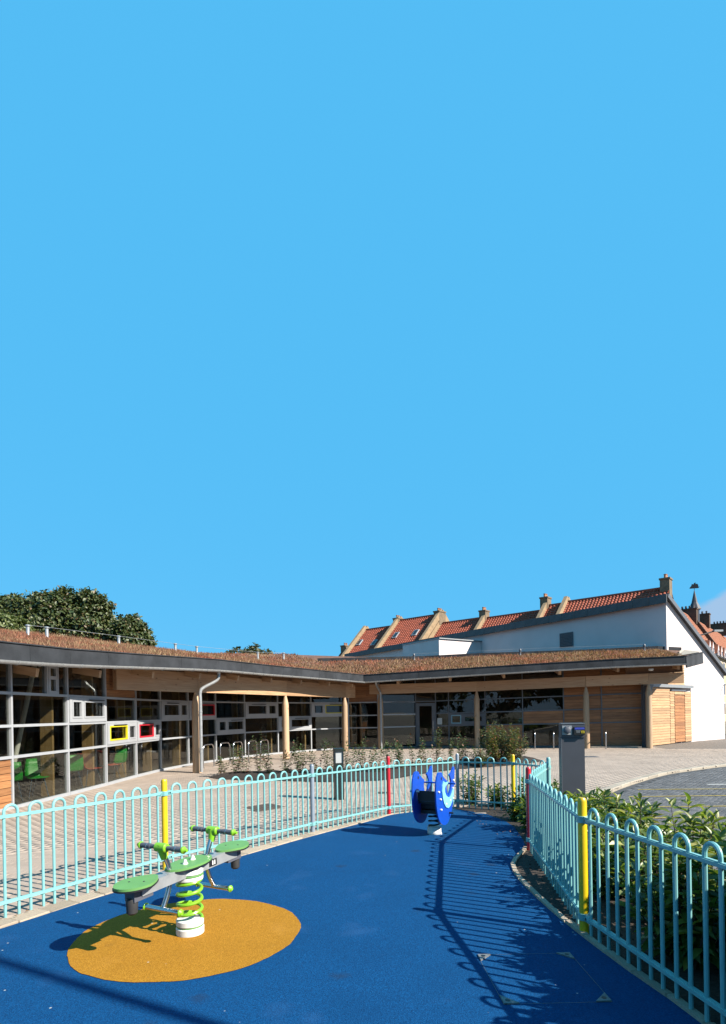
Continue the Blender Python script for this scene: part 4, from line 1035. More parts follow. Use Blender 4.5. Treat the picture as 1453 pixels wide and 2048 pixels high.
for i, p in enumerate(left[1:12]):
    d = fac_dir(left[i], left[i+2] if i+2 < len(left) else left[i+1]); n_ = Vector((d.y,-d.x,0))
    c = zv(p, 1.6)-n_*.40-d*.16
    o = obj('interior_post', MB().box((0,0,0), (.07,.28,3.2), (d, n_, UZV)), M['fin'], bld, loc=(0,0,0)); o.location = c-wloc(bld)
obj('leaning_prop', MB().tube([(-8.3,13.1,.02),(-7.75,13.35,3.1)], .055, 12), M['white_pl'], bld, smooth=True, label='pale leaning steel prop behind the glass')
def chair(x, y, rz, m, label):
    r = thing('chair', (x, y, .02), label, 'chair', 'chairs behind the glass')
    c, s = math.cos(rz), math.sin(rz)
    def T(u, v, z): return (x+u*c-v*s, y+u*s+v*c, .02+z)
    vs = []; fs = []; prof = [(.22,.455),(.12,.44),(-.10,.435),(-.19,.47),(-.235,.60),(-.265,.74),(-.28,.86)]
    for k, (u, z) in enumerate(prof):
        wv = .21 if k < 5 else .19-.02*(k-5)
        for j, v in enumerate((-1,-.6,0,.6,1)): vs.append(T(u, v*wv, z+(.02*abs(v)**2 if k < 4 else 0)))
    n0 = len(vs); vs += [T(*q) for q in []]
    for i in range(len(prof)-1):
        for j in range(4): fs.append((i*5+j, i*5+j+1, (i+1)*5+j+1, (i+1)*5+j))
    o = obj('shell', MB().add(vs, fs), m, r, smooth=True); md = o.modifiers.new('thick', 'SOLIDIFY'); md.thickness = .012
    for u in (-.16,.17):
        for v in (-.17,.17): obj('leg', MB().tube([T(u*.7,v*.7,.43), T(u*1.25,v*1.15,0)], .011, 8), M['steel'], r, smooth=True)
    return r
chair(-7.62,12.15,2.2,M['chair_g'],'green plastic chair at the far left behind the glass')
chair(-7.38,12.72,-.9,M['chair_g'],'green plastic chair with chrome legs beside the leaning prop')
chair(-7.62,13.35,-1.1,M['chair_g'],'green plastic chair half hidden behind an interior post')
chair(-7.35,14.15,2.4,M['chair_g'],'green plastic chair in the second window bay')
chair(-7.15,14.75,.8,M['chair_r'],'red plastic chair in the second window bay beside a green one')
chair(-7.10,15.75,.9,M['chair_r'],'red plastic chair in the window bay below the yellow window')
chair(-7.20,16.35,2.6,M['chair_g'],'green plastic chair below the yellow window')

# ---- things standing on the roof: safety posts with a wire
ri = {}
def roof_at(i, t, d):
    a, b = Vector(roof_pt(i, d)), Vector(roof_pt(min(i+1,NI-1), d)); return a.lerp(b, t)
rposts = []
def roof_dir(k, d, i0, i1):                                  # point on the roof at distance d from the eave, in direction x/y = k
    best = None
    for i in range(i0, i1):
        for t in np.linspace(0,1,41):
            p = roof_at(i, float(t), d); e = abs(p.x/p.y-k)
            if best is None or e < best[0]: best = (e, p)
    return best[1]
for k_, d in ((-.592,5.0),(-.559,5.2),(-.431,5.2),(-.332,5.2),(-.294,5.4),(-.186,5.4),(-.138,5.4)):
    p = roof_dir(k_, d, 0, 9); rposts.append(p+UZ*.34)
    po = obj('roof_post', MB().lathe(p, [(.10,-.02),(.055,.03),(.05,.05),(.05,.30),(.075,.31),(.075,.34),(.03,.36)], 12), M['zinc'], bld, smooth=True)
obj('safety_wire', MB().tube(rposts, .006, 5), M['zinc'], bld)
rposts = []
for (i, t, d) in ((9,.9,4.3),(11,.8,4.3),(13,.75,3.8)):
    p = roof_at(i, t, d); rposts.append(p+UZ*.33)
    obj('roof_post', MB().lathe(p, [(.08,-.02),(.05,.03),(.045,.05),(.045,.20),(.065,.24),(.065,.30),(.03,.35)], 12), M['alu_d'], bld, smooth=True)
obj('safety_wire', MB().tube(rposts, .006, 5), M['zinc'], bld)
# dry grass on the roof
NB = 120000
ii = rng.random(NB); nseg = 14
segl = np.array([(Vector(EV[k+1])-Vector(EV[k])).length for k in range(nseg)]); w_ = segl/np.array([max(8, EV[k][1]) for k in range(nseg)])**.8; cw = np.cumsum(w_)/w_.sum()
si = np.searchsorted(cw, ii); t_ = rng.random(NB); dmax = np.array([8.5 if k < 9 else 4.6 for k in range(nseg)])[si]; d_ = dmax*rng.random(NB)**1.25+.03
RA_ = np.array([[roof_pt(k, d) for d in np.linspace(0,9,37)] for k in range(NI)])
di = d_/9*36; d0 = np.clip(di.astype(int),0,35); fd = (di-d0)[:,None]
pa = RA_[si,d0]*(1-fd)+RA_[si,d0+1]*fd; pb = RA_[si+1,d0]*(1-fd)+RA_[si+1,d0+1]*fd
base = pa*(1-t_[:,None])+pb*t_[:,None]
patch = .6+.4*np.sin(base[:,0]*1.1+2*np.sin(base[:,1]*.7))*np.cos(base[:,1]*.9)
hgt = (rng.uniform(.04,.13,NB)+.10*(rng.random(NB)**7))*(.45+.75*patch)*np.clip(.35+d_*1.6,.35,1)
ang = rng.uniform(0,2*np.pi,NB); wdt = np.clip(base[:,1],8,30)*.00055+.0028
dx = np.stack([np.cos(ang),np.sin(ang),np.zeros(NB)],1)*wdt[:,None]
lean = rng.normal(0,.35,(NB,2))*hgt[:,None]
tip = base+np.concatenate([lean, hgt[:,None]],1)
Vg = np.stack([base-dx, base+dx, tip],1).reshape(-1,3); Vg[:,2] -= .01
npobj('roof_grass', Vg, np.arange(NB*3).reshape(-1,3), M['grass_roof'], bld, kind='stuff')

# ================================================================== WHITE HALL (monopitch)
hc = Vector((15.36,28.4,0)); hw_ = Vector((-.54,.84,0)).normalized(); hg = Vector((.84,.54,0)).normalized()
hall = thing('white_hall', hc, 'tall white rendered hall with sloping grey roof behind the grass roof', 'building')
HL = 31.0; GD = 5.75; HT = 7.28; HE = 3.62
prof = [(0,-.1),(GD,-.1),(GD,HE),(0,HT)]
hb_ = obj('wall', MB().prism(prof, hc+hw_*(HL/2), hg, UZ, HL), M['white'], hall)
sl_ = (hg*GD+UZ*(HE-HT)).normalized(); sn = sl_.cross(hw_); sn = sn if sn.z > 0 else -sn
rl_ = math.hypot(GD, HT-HE)
obj('roof', MB().box(hc+UZ*HT+hw_*(HL/2-.06)+sl_*(rl_/2-.02)+sn*.07, (rl_+.40, HL+.24, .13), (sl_, hw_, sn)), M['hall_roof'], hall)
obj('verge', MB().box(hc+UZ*HT-hw_*.19+sl_*(rl_/2)+sn*.045, (rl_+.36, .03, .20), (sl_, hw_, sn)), M['alu_d'], hall)
k = 0; x = -.18
fm = MB().box((0,0,0), (.88,.05,.40)); 
while x < HL:
    if k == 0:
        fo = obj('fascia_panel', MB().box((0,0,0), (.885,.06,.42), (hw_, hg, UZ)), M['hall_roof'], hall, loc=(0,0,0)); fmesh = fo.data
    else: fo = inst('fascia_panel', fmesh, hall, (0,0,0))
    fo.location = hc+hw_*(x+.45)-hg*.25+UZ*(HT-.02+random.uniform(-.004,.004))-wloc(hall); x += .895; k += 1
obj('eave_soffit', MB().box(hc+hw_*(HL/2-.1)-hg*.115+UZ*(HT-.10), (HL, .21, .05), (hw_, hg, UZ)), M['hall_roof'], hall)
lv = obj('louvre_window', MB().box(hc+hw_*5.95-hg*.03+UZ*5.92, (.92,.06,.84), (hw_, hg, UZ)), M['alu_d'], hall)
for k in range(9): obj('slat', MB().box(hc+hw_*5.95-hg*.065+UZ*(5.56+.088*k), (.82,.03,.06), (hw_, (hg+UZ*.5).normalized(), hw_.cross((hg+UZ*.5).normalized()))), M['alu_d'], lv)
bx0 = hc+hw_*13.0
obj('roof_box', MB().box(bx0-hg*1.92+hw_*2.0+UZ*5.35, (3.84,4.0,2.5), (hg, hw_, UZ)), M['white'], hall)
obj('box_flashing', MB().box(bx0-hg*1.9+hw_*1.96+UZ*6.63, (3.96,4.12,.07), (hg, hw_, UZ)), M['wall_cap'], hall)
obj('wall_lamp', MB().tube([hc+hg*5.70-hw_*.0+UZ*3.0, hc+hg*5.70-hw_*.30+UZ*3.05, hc+hg*5.62-hw_*.42+UZ*3.0, hc+hg*5.60-hw_*.44+UZ*2.78], .025, 8), M['zinc'], hall, smooth=True)

# ================================================================== TERRACED HOUSES BEHIND
R0 = Vector((25.8,49,0)); D_ = Vector((-.75,.66,0)).normalized(); N_ = Vector((-.66,-.75,0)).normalized()
def house(sa, sb, zr, label, chims=(), skews=(), sky=(), tilem='tile', R0=R0, D_=D_, N_=N_, run=5.2, rise=5.0, wallm='stone', back=True, group='red roofed houses behind the hall'):
    r = thing('terraced_house', R0+D_*((sa+sb)/2), label, 'house', group)
    ln = sb-sa; o = R0+D_*sa
    ze = zr-rise
    prof = [(-run+.3,-.2),(run-.3,-.2),(run-.3,ze),(0,zr-.25),(-run+.3,ze)]
    obj('wall', MB().prism(prof, o+D_*(ln/2), N_, UZ, ln-.02), M[wallm], r)
    # pantiled slopes with real waves and courses
    for sgn in ((1,-1) if back else (1,)):
        down = (N_*(sgn*run)-UZ*rise); L_ = down.length; dn = down.normalized(); up = D_.cross(dn); up = up if up.z > 0 else -up
        nw = int(ln/.30)*4; nc = int(L_/.32); vs = []; fs = []
        for j in range(nc):
            for e in (0,1):
                for i in range(nw+1):
                    h_ = .045*math.sin(2*math.pi*i/4+.6)+(.05 if e else 0)+.03; p = o+D_*(ln*i/nw)+UZ*zr+dn*(L_*(j+e)/nc)+up*h_; vs.append(p)
        w2 = nw+1
        for j in range(2*nc-1):
            for i in range(nw): fs.append((j*w2+i, j*w2+i+1, (j+1)*w2+i+1, (j+1)*w2+i))
        rf_ = obj('roof', MB().add(vs, fs), M[tilem], r, smooth=False)
        if sgn == 1:
            for (s, t) in sky:
                c = R0+D_*s+UZ*zr+dn*t+up*.10
                sk = obj('skylight', MB().box(c, (.62,1.0,.12), (D_, dn, up)), M['alu'], rf_); obj('pane', MB().box(c+up*.065, (.46,.82,.02), (D_, dn, up)), M['pane_d'], sk)
    obj('ridge', MB().bar(o+UZ*(zr+.04), o+D_*ln+UZ*(zr+.04), .26, .16), M['tile'], r)
    for s in skews:
        for sgn in (1,-1):
            a = R0+D_*s+UZ*(zr+.32); b = a+(N_*(sgn*(run+.05))-UZ*rise)
            obj('skew', MB().bar(a, b, .34, .62, up=UZ), M['stone'], r)
    for (s, wd, ht, np_, z_) in chims:
        c = R0+D_*s; st_ = obj('chimney', MB().box(c+UZ*(z_+ht/2-.6), (.75,wd,ht+1.2), (D_, N_, UZ)).box(c+UZ*(z_+ht-.06), (.87,wd+.12,.14), (D_, N_, UZ)), M['stone_c'], r)
        for k in range(np_): obj('pot', MB().lathe(c+N_*(wd*.62*((k+.5)/np_-.5))+UZ*(z_+ht), [(.14,0),(.11,.06),(.105,.3),(.13,.32),(.13,.36)], 10), M['pot'], st_, smooth=True)
    return r
house(-1.0,8.05,12.1,'red tiled house with ridge chimney nearest above the white hall', chims=((-.65,.95,.80,3,12.1),), skews=(8.0,))
house(8.1,9.8,12.0,'narrow strip of red tiled roof between a stone skew and a chimney', chims=((10.1,.95,.85,3,12.0),), skews=(9.95,))
house(10.2,16.5,11.6,'red tiled house between two chimneys at mid row', chims=((16.9,.9,.85,3,11.6),), skews=(16.75,))
house(17.0,22.1,11.7,'low red tiled roof stepping down beside a tall bare gable', skews=())
house(22.2,28.3,12.75,'tall red tiled house with two skylights and bare stone gable', chims=((22.55,1.3,.35,3,12.75),(28.5,1.0,.45,3,12.6)), skews=(22.35,28.3), sky=((27.1,3.1),(24.3,3.1)))
house(28.5,33.7,12.2,'red tiled end house of the row with two skylights by a stone skew', skews=(33.7,), sky=((33.0,2.7),(30.4,3.1)))
house(34.0,37.5,10.1,'small low roof at the far left end of the red roofed row', chims=((37.2,1.1,.45,2,10.1),))

# ---- long cream terrace beyond the hall, with dormers, chimneys and a spirelet
P0 = Vector((36.4,60,0)); D2 = Vector((.645,.764,0)).normalized(); N2 = Vector((.764,-.645,0)).normalized()
cr = thing('cream_terrace', P0, 'cream terrace with orange tiled roof, pale dormer gables and a dark spirelet', 'building')
run2 = 3.3; ze2 = 7.9; zr2 = 13.2; sa, sb = -.3, 50; ln2 = sb-sa; o2 = P0+D2*sa-N2*run2
obj('wall', MB().prism([(-run2+.2,-.2),(run2-.25,-.2),(run2-.25,ze2),(0,zr2-.2),(-run2+.2,ze2)], o2+D2*(ln2/2), N2, UZ, ln2), M['cream'], cr)
for sgn in (1,-1):
    a = o2+UZ*zr2; b = a+N2*(sgn*run2)-UZ*(zr2-ze2); vs = []; fs = []; nw = 420; nc = 18
    dn = (b-a).normalized(); up = D2.cross(dn); up = up if up.z > 0 else -up
    for j in range(nc):
        for e in (0,1):
            for i in range(nw+1): vs.append(a.lerp(b, (j+e)/nc)+D2*(ln2*i/nw)+up*((.04 if i % 2 else 0)+(.05 if e else 0)+.03))
    for j in range(2*nc-1):
        for i in range(nw): q = j*(nw+1)+i; fs.append((q, q+1, q+nw+2, q+nw+1))
    obj('roof', MB().add(vs, fs), M['tile_l'], cr)
obj('eave_board', MB().bar(o2+N2*run2+UZ*(ze2-.08), o2+N2*run2+D2*ln2+UZ*(ze2-.08), .22, .22), M['slate'], cr)
for s in (2,4,7.6,10,12.6,15.2,17.8):
    c = P0+D2*s
    dm = obj('dormer', MB().prism([(-.55,0),(.55,0),(.55,.30),(0,1.2),(-.55,.30)], c-N2*.2+UZ*(ze2-.1), D2, UZ, 1.0), M['white'], cr)
    for sg in (-1,1):
        a = c-N2*.25+D2*(sg*.62)+UZ*(ze2+.10); b = c-N2*.25+UZ*(ze2+1.16)
        obj('dormer_roof', MB().bar(a, b, 1.0, .06, up=(D2*(sg*1.0)+UZ*.62).normalized()), M['tile_l'], dm)
    obj('pane', MB().box(c+N2*.31+UZ*(ze2+.2), (.5,.03,.5), (D2, N2, UZ)), M['pane_d'], dm)
    for z in (6.6, 4.0, 1.5):
        wn = obj('window', MB().box(c-N2*.24+UZ*z, (1.05,.10,1.6), (D2, N2, UZ)), M['white'], cr); obj('pane', MB().box(c-N2*.185+UZ*z, (.85,.02,1.4), (D2, N2, UZ)), M['pane_d'], wn)
for (s, wd, z_, np_) in ((10.4,2.0,14.0,4),(21.8,1.3,14.8,2),(35.8,2.6,15.0,5)):
    c = o2+D2*(s-sa); ch = obj('chimney', MB().box(c+UZ*(z_-1.0), (.9,wd,2.0), (D2, N2, UZ)).box(c+UZ*(z_-.1), (1.02,wd+.14,.16), (D2, N2, UZ)), M['stone_d'], cr)
    for k in range(np_): obj('pot', MB().lathe(c+N2*(wd*.8*((k+.5)/np_-.5))+UZ*z_, [(.15,0),(.12,.06),(.12,.36)], 8), M['slate'], ch, smooth=True)
obj('skew', MB().bar(o2+D2*(10.4-sa+.3)+UZ*(zr2+.25), o2+D2*(10.4-sa+.3)+N2*run2+UZ*(ze2+.25), .5, .7), M['stone_d'], cr)  # fire wall; its dark colour also stands in for the chimney gable's shadow
c = o2+D2*(14.8-sa)-UZ*0
spi = obj('spirelet', MB().box(c+UZ*13.4, (.95,.95,2.4), (D2, N2, UZ)).lathe(c, [(.78,14.5),(.70,14.65),(.36,15.4),(.03,17.0)], 8), M['slate'], cr)
obj('vane_rod', MB().tube([c+UZ*16.9, c+UZ*17.6], .03, 6), M['bolt'], spi)
ship = [(-.55,0),(.45,0),(.62,.18),(.45,.20),(.46,.42),(.30,.62),(.18,.52),(.14,.78),(-.05,.66),(-.08,.52),(-.28,.60),(-.34,.36),(-.52,.14)]
obj('weathervane', MB().prism(ship, c+UZ*17.25, Vector((.9,-.3,0)).normalized(), UZ, .05), M['bolt'], spi)
lampo = thing('street_lamp', (24.0,40.6,0), 'dark street lamp arm reaching right in front of the orange roof', 'street lamp')
obj('pole', MB().tube([(24,40.6,0),(24,40.6,6.3)]+[(24+1.5*(1-math.cos(a))*.5, 40.6, 6.3+.75*math.sin(a)) for a in np.linspace(.3,1.5,5)]+[(25.4,40.6,7.25)], .05, 8), M['bolt'], lampo, smooth=True)
obj('lamp_head', MB().box((25.65,40.6,7.27), (.62,.26,.13)), M['zinc'], lampo)

# ================================================================== LEAVES AND TREES
def leaf_arrays(pos, dirs, nrm, size, wr=.36, fold=.12):
    """each leaf: 6 vertices, 4 quads/tris folded along its midrib"""
    pos = np.asarray(pos); n = len(pos); d = dirs/np.linalg.norm(dirs,axis=1,keepdims=True)
    s = np.cross(d, nrm); s /= np.maximum(np.linalg.norm(s,axis=1,keepdims=True),1e-6); up = np.cross(s, d)
    size = np.asarray(size)[:,None]
    V = np.stack([pos, pos+d*size*.35+s*size*wr*.5+up*size*fold, pos+d*size*.72+s*size*wr*.42+up*size*fold*.6-0*up, pos+d*size-up*size*.10, pos+d*size*.72-s*size*wr*.42+up*size*fold*.6, pos+d*size*.35-s*size*wr*.5+up*size*fold, pos+d*size*.52], 1)
    Fc = np.array([[0,1,6],[1,2,6],[2,3,6],[3,4,6],[4,5,6],[5,0,6]])
    return V.reshape(-1,3), (np.arange(n)[:,None,None]*7+Fc[None]).reshape(-1,3)
def leaf_single(name, m, wr=.36):
    v, f = leaf_arrays(np.zeros((1,3)), np.array([[1.,0,0]]), np.array([[0,0,1.]]), [1.0], wr); q = bpy.data.meshes.new(name); q.from_pydata(v.tolist(), [], f.tolist()); q.materials.append(m); q.update(); return q
LEAF1 = leaf_single('leaf', M['laurel'], .34)
def rndunit(n):
    v = rng.normal(0,1,(n,3)); return v/np.linalg.norm(v,axis=1,keepdims=True)
def tree(x, y, zg, lobes, trunk_h, n, ls, label, m='treel', name='tree', group=None, gaps=.35):
    r = thing(name, (x, y, zg), label, 'tree', group)
    top = max(l[2]+l[5] for l in lobes)
    tr = MB().tube([(x,y,zg),(x+.1,y,zg+trunk_h*.5),(x-.1,y+.1,zg+trunk_h),(x,y,zg+trunk_h+(top-zg-trunk_h)*.5)], [.42*top/11,.32*top/11,.26*top/11,.08], 10)
    for l in lobes[:9]: tr.tube([(x,y,zg+trunk_h*.8),((x+l[0])/2,(y+l[1])/2,(zg+trunk_h+l[2])/2),(l[0],l[1],l[2])], [.16,.10,.04], 6)
    obj('trunk', tr, M['bark'], r, smooth=True)
    vol = np.array([l[3]*l[4]+l[4]*l[5] for l in lobes]); pk = rng.choice(len(lobes), n, p=vol/vol.sum()); Lb = np.array(lobes)[pk]
    # clumps on each lobe's shell: pick clump centres then scatter leaves round them
    nc = max(30, n//26); cu = rndunit(nc); ck = rng.choice(len(lobes), nc, p=vol/vol.sum()); Lc = np.array(lobes)[ck]
    cpos = Lc[:,:3]+cu*Lc[:,3:6]*rng.uniform(.70,.97,(nc,1))
    w_ = rng.integers(0, nc, n); cl_r = Lc[w_,3:6].mean(axis=1,keepdims=True)*.15
    pos = cpos[w_]+rng.normal(0,1,(n,3))*cl_r*np.array([[1,1,.7]])
    outw = pos-Lc[w_,:3]; outw /= np.linalg.norm(outw,axis=1,keepdims=True)+1e-6
    dirs = outw*.5+rndunit(n)*.8+np.array([[0,0,-.25]]); nr_ = outw*.8+rndunit(n)*.6+np.array([[0,0,.5]])
    v, f = leaf_arrays(pos, dirs, nr_, ls*rng.uniform(.6,1.3,n), .62)
    npobj('crown', v, f, M[m], r); return r
def lobes(cx, cy, cz, rx_, ry_, rz2_, n, seed, ratio=.42):
    q = random.Random(seed); out = [(cx, cy, cz, rx_*.72, ry_*.72, rz2_*.72)]
    for _ in range(n):
        a = q.uniform(0, 2*math.pi); e = q.uniform(-.4, 1.2); rr = q.uniform(.62,.80)
        s = q.uniform(.8,1.2)*ratio
        out.append((cx+rx_*rr*math.cos(a)*math.cos(e), cy+ry_*rr*math.sin(a)*math.cos(e), cz+rz2_*rr*math.sin(e), rx_*s, ry_*s, rz2_*s))
    return out
tree(-20.8,40,0, [(-23.56,40.00,9.40,1.21,1.21,1.21),(-22.22,40.00,9.52,1.24,1.24,1.24),(-20.80,40.00,9.57,1.28,1.28,1.28),(-19.45,40.00,9.48,1.24,1.24,1.24),(-18.53,40.00,9.42,0.92,0.92,0.92),(-18.14,40.00,8.67,0.64,0.64,0.64),(-21.51,40.00,8.09,1.95,1.95,1.95),(-19.38,40.00,7.91,1.70,1.70,1.70),(-18.32,40.00,7.90,0.85,0.85,0.85),(-23.10,40.00,7.98,1.60,1.60,1.60),(-20.44,40.00,6.58,2.13,2.13,2.13),(-22.57,40.00,6.62,1.77,1.77,1.77)], 3.2, 42000, .24, 'big broad dark green tree behind the grass roof at the left', group='trees behind the left wing')
tree(-26.2,41,0, [(-26.12,41.00,9.48,1.31,1.31,1.31),(-27.68,41.00,9.29,1.64,1.64,1.64),(-25.03,41.00,9.53,1.02,1.02,1.02),(-26.77,41.00,8.07,1.82,1.82,1.82),(-28.59,41.00,8.21,2.00,2.00,2.00)], 3.0, 20000, .24, 'dark tree with brownish top at the left edge behind the roof', group='trees behind the left wing')
tree(-22.6,36,0, [(-22.80,36.00,7.71,0.83,0.83,0.83),(-21.97,36.00,7.38,0.77,0.77,0.77),(-23.44,36.00,7.21,0.96,0.96,0.96),(-21.34,36.00,6.86,0.64,0.64,0.64),(-22.39,36.00,6.49,1.12,1.12,1.12)], 1.8, 12000, .20, 'lighter green low tree in front of the big trees at left', m='treel2', group='trees behind the left wing')
tree(-16.0,39.5,0, [(-16.27,39.50,7.93,0.95,0.95,0.95),(-15.64,39.50,7.57,0.77,0.77,0.77),(-16.83,39.50,7.52,0.84,0.84,0.84),(-15.22,39.50,7.00,0.56,0.56,0.56),(-15.99,39.50,6.81,1.05,1.05,1.05),(-17.04,39.50,6.82,0.70,0.70,0.70)], 2.2, 16000, .21, 'smaller rounded tree right of the big tree behind the grass roof', group='trees behind the left wing')
tree(-16.0,80,0, lobes(-16.2,80,8.9,3.6,3.0,2.9,9,20), 2.6, 5000, .42, 'distant low tree peeping over the grass roof near the centre', m='treef', group='trees behind the left wing')
# trees behind the camera, seen only as dark reflections in the glazing
for k, (x, y, h_) in enumerate(((-34,-30,9),(-24,-36,10),(-14,-40,9),(-4,-44,10),(7,-47,9),(-44,-22,9))):
    tree(x, y, 0, lobes(x, y, h_*.52, 6.2, 4.5, h_*.5, 7, 30+k), 2.0, 1500, .85, ['leftmost tree','second tree from the left','third tree from the left','fourth tree from the left','rightmost tree','nearest tree at far left'][k]+' in the row behind the viewer', m='treef', group='trees behind the viewer')

# ================================================================== SHRUBS
def stems_shrub(x, y, zg, h_, rad, nst, npl, ls, name, label, cat, group, lm, sm, single=0, wr=.34, upright=.75, droop=.25, seed=0, zmin=.12, tk=.8):
    q = np.random.default_rng(seed+100); r = thing(name, (x, y, zg), label, cat, group); st = MB(); P, D3, N3, S3 = [], [], [], []
    for s in range(nst):
        a = q.uniform(0, 2*np.pi); rr = rad*math.sqrt(q.uniform(0,1)); hh = h_*q.uniform(.62,1.0)*(1-.25*(rr/rad)**2)
        b = np.array([x+.25*rr*math.cos(a), y+.25*rr*math.sin(a), zg-.01]); t = np.array([x+rr*math.cos(a), y+rr*math.sin(a), zg+hh]); mid = b*.5+t*.5+np.array([.10*rr*math.cos(a), .10*rr*math.sin(a), .06*hh])
        pts = [(1-u)**2*b+2*u*(1-u)*mid+u*u*t for u in np.linspace(0,1,6)]; st.tube(pts, [q_*tk for q_ in (.011,.010,.008,.006,.004,.002)], 5, cap=False)
        m_ = int(npl*hh/h_); ph = q.uniform(0,6.28)
        for k in range(m_):
            u = zmin+(1-zmin)*(k+q.uniform(0,1))/m_; u = min(u,1); p = (1-u)**2*b+2*u*(1-u)*mid+u*u*t
            ph += 2.4+q.normal(0,.3); dd_ = np.array([math.cos(ph), math.sin(ph), upright*u**2-droop+q.normal(0,.18)])
            if u > .93: dd_[2] += .8
            P.append(p+q.normal(0,.012,3)); D3.append(dd_); N3.append(np.array([q.normal(0,.25), q.normal(0,.25), 1.0])-.3*dd_); S3.append(ls*q.uniform(.65,1.2)*(1 if u < .9 else .75))
    obj('stems', st, M[sm], r, smooth=True)
    P, D3, N3, S3 = map(np.array, (P, D3, N3, S3)); idx = np.arange(len(P))
    if single:
        dcam = np.linalg.norm(P-np.array([0,0,EYE]),axis=1); near = np.argsort(dcam)[:single]; keep = np.setdiff1d(idx, near)
        for i in near:
            d = Vector(D3[i]).normalized(); s_ = d.cross(Vector(N3[i])).normalized(); u_ = s_.cross(d)
            mt = Matrix((d, -s_, u_)).transposed(); inst('leaf', LEAF1, r, P[i], quat=mt.to_quaternion(), scale=(S3[i],)*3)
    else: keep = idx
    if len(keep):
        v, f = leaf_arrays(P[keep], D3[keep], N3[keep], S3[keep], wr); o = npobj('foliage', v, f, M[lm], r)
        if single: o['kind'] = 'stuff'
    return r
LG = 'evergreen shrubs along the fence'
laur = [ # x, y, height, radius, label
 (2.05,3.60,.74,.30,'glossy evergreen shrub close behind the near right fence panel'),
 (2.35,4.35,.80,.42,'leafy evergreen shrub right of the near yellow fence post'),
 (2.20,5.05,.70,.34,'low evergreen shrub between near yellow post and the road edge'),
 (2.85,4.95,.86,.42,'tall leafy evergreen shrub at the right edge by the road markings'),
 (2.75,5.75,.80,.40,'evergreen shrub in the middle of the right bed'),
 (2.30,6.05,.62,.32,'low evergreen shrub behind the middle of the slanting fence panel'),
 (2.95,6.55,.76,.36,'upright evergreen shrub in front of the yellow road lines'),
 (2.55,7.05,.70,.34,'evergreen shrub just in front of the charging post'),
 (2.98,7.55,.72,.32,'pale tipped evergreen shrub at the foot of the charging post'),
 (3.25,4.1,.72,.34,'low evergreen shrub half cut off by the right edge'),
 (2.45,8.1,.48,.26,'small evergreen shrub behind the far right fence corner'),
]
for k, (x, y, h_, rd, lab) in enumerate(laur):
    stems_shrub(x, y, g(y)-.012, h_*1.05, rd*1.12, 21, 34, .15, 'evergreen_shrub', lab, 'shrub', LG, 'laurel' if k % 4 != 3 else 'laurel_new', 'twig', single=(70 if k < 6 else 0), seed=k, upright=.9)
for k, (x, y, h_, rd, lab) in enumerate([(2.05,10.85,.66,.26,'evergreen shrub behind the far fence beside the grey corner post'),(2.95,10.3,.62,.26,'evergreen shrub behind the far yellow fence post'),(3.15,9.5,.6,.26,'evergreen shrub behind the far right fence corner beside the path'),(2.42,8.95,.42,.22,'low shrub inside the fence in front of the far yellow post'),(2.5,10.55,.40,.2,'small low shrub behind the far fence panel')]):
    stems_shrub(x, y, g(y)-.012, h_*1.05, rd*1.05, 16, 26, .12, 'evergreen_shrub', lab, 'shrub', LG, 'laurel', 'twig', seed=40+k, upright=.9)
for k, (x, y, h_) in enumerate(((2.98,3.25,1.30),(2.62,2.55,1.30),(2.55,1.90,1.26),(2.6,1.25,1.28),(2.65,.55,1.3),(2.50,2.95,1.12),(2.30,2.2,1.10),(2.35,1.5,1.12))):   # taller ones just outside the frame
    stems_shrub(x, y, g(y)-.012, h_, .56, 90, 80, .17, 'evergreen_shrub', ['tall dense evergreen shrub beside the near end of the right fence','tall evergreen shrub second from the near right fence panel','tall evergreen shrub in the middle of the group beyond the right edge','tall evergreen shrub fourth along beyond the right edge','tall evergreen shrub nearest the viewer beyond the right edge','rounded evergreen shrub close to the near right fence panel','rounded evergreen shrub at the middle of the near right fence panel','rounded evergreen shrub by the near end post of the right fence'][k], 'shrub', 'tall evergreen shrubs by the near fence end', 'laurel', 'twig', seed=60+k, zmin=.02)
# saplings in the central bed
row = [(-4.15,16.5,.55,'small sapling at the far left tip of the mulch bed'),(-3.75,16.55,.95,'leafy sapling in front of the bike stand by the first log column'),(-3.42,16.3,.75,'short sapling before the middle bike stand'),
 (-3.05,16.5,1.25,'tallest sapling of the left half, beside a bike stand'),(-2.65,16.2,.85,'sapling just right of the tallest left one'),(-2.25,16.1,.70,'low bushy sapling left of the second log column'),
 (-1.80,16.1,.85,'sapling right in front of the second log column'),(-1.35,16.0,.72,'low sapling between the second log column and the black bollard'),(-.95,16.0,1.0,'dense sapling just left of the black bollard'),
 (-.45,16.05,.95,'sapling half hidden behind the black bollard'),(-.05,16.3,.9,'sapling just right of the black bollard'),(.35,16.1,.80,'low sapling left of the far red fence post'),
 (.75,16.5,.85,'sapling behind the far red fence post'),(1.15,16.9,.75,'low sapling right of the far red fence post'),(1.55,17.4,1.0,'tall thin sapling before the second drainpipe'),
 (1.95,17.7,.80,'low sapling left of the blue rocker'),(2.35,18.0,1.05,'tall sapling before the glazed door'),(2.75,18.2,.90,'sapling before the paper notice by the door'),
 (3.15,18.6,1.0,'leafy sapling before the pale blue window frame'),(3.4,18.9,.7,'small sapling behind the low bush'),(.1,17.2,.8,'sapling in the back row behind the bollard'),
 (-1.9,16.8,.9,'sapling in the back row before the second log column'),(1.1,18.0,1.0,'sapling in the back row near the drainpipe')]
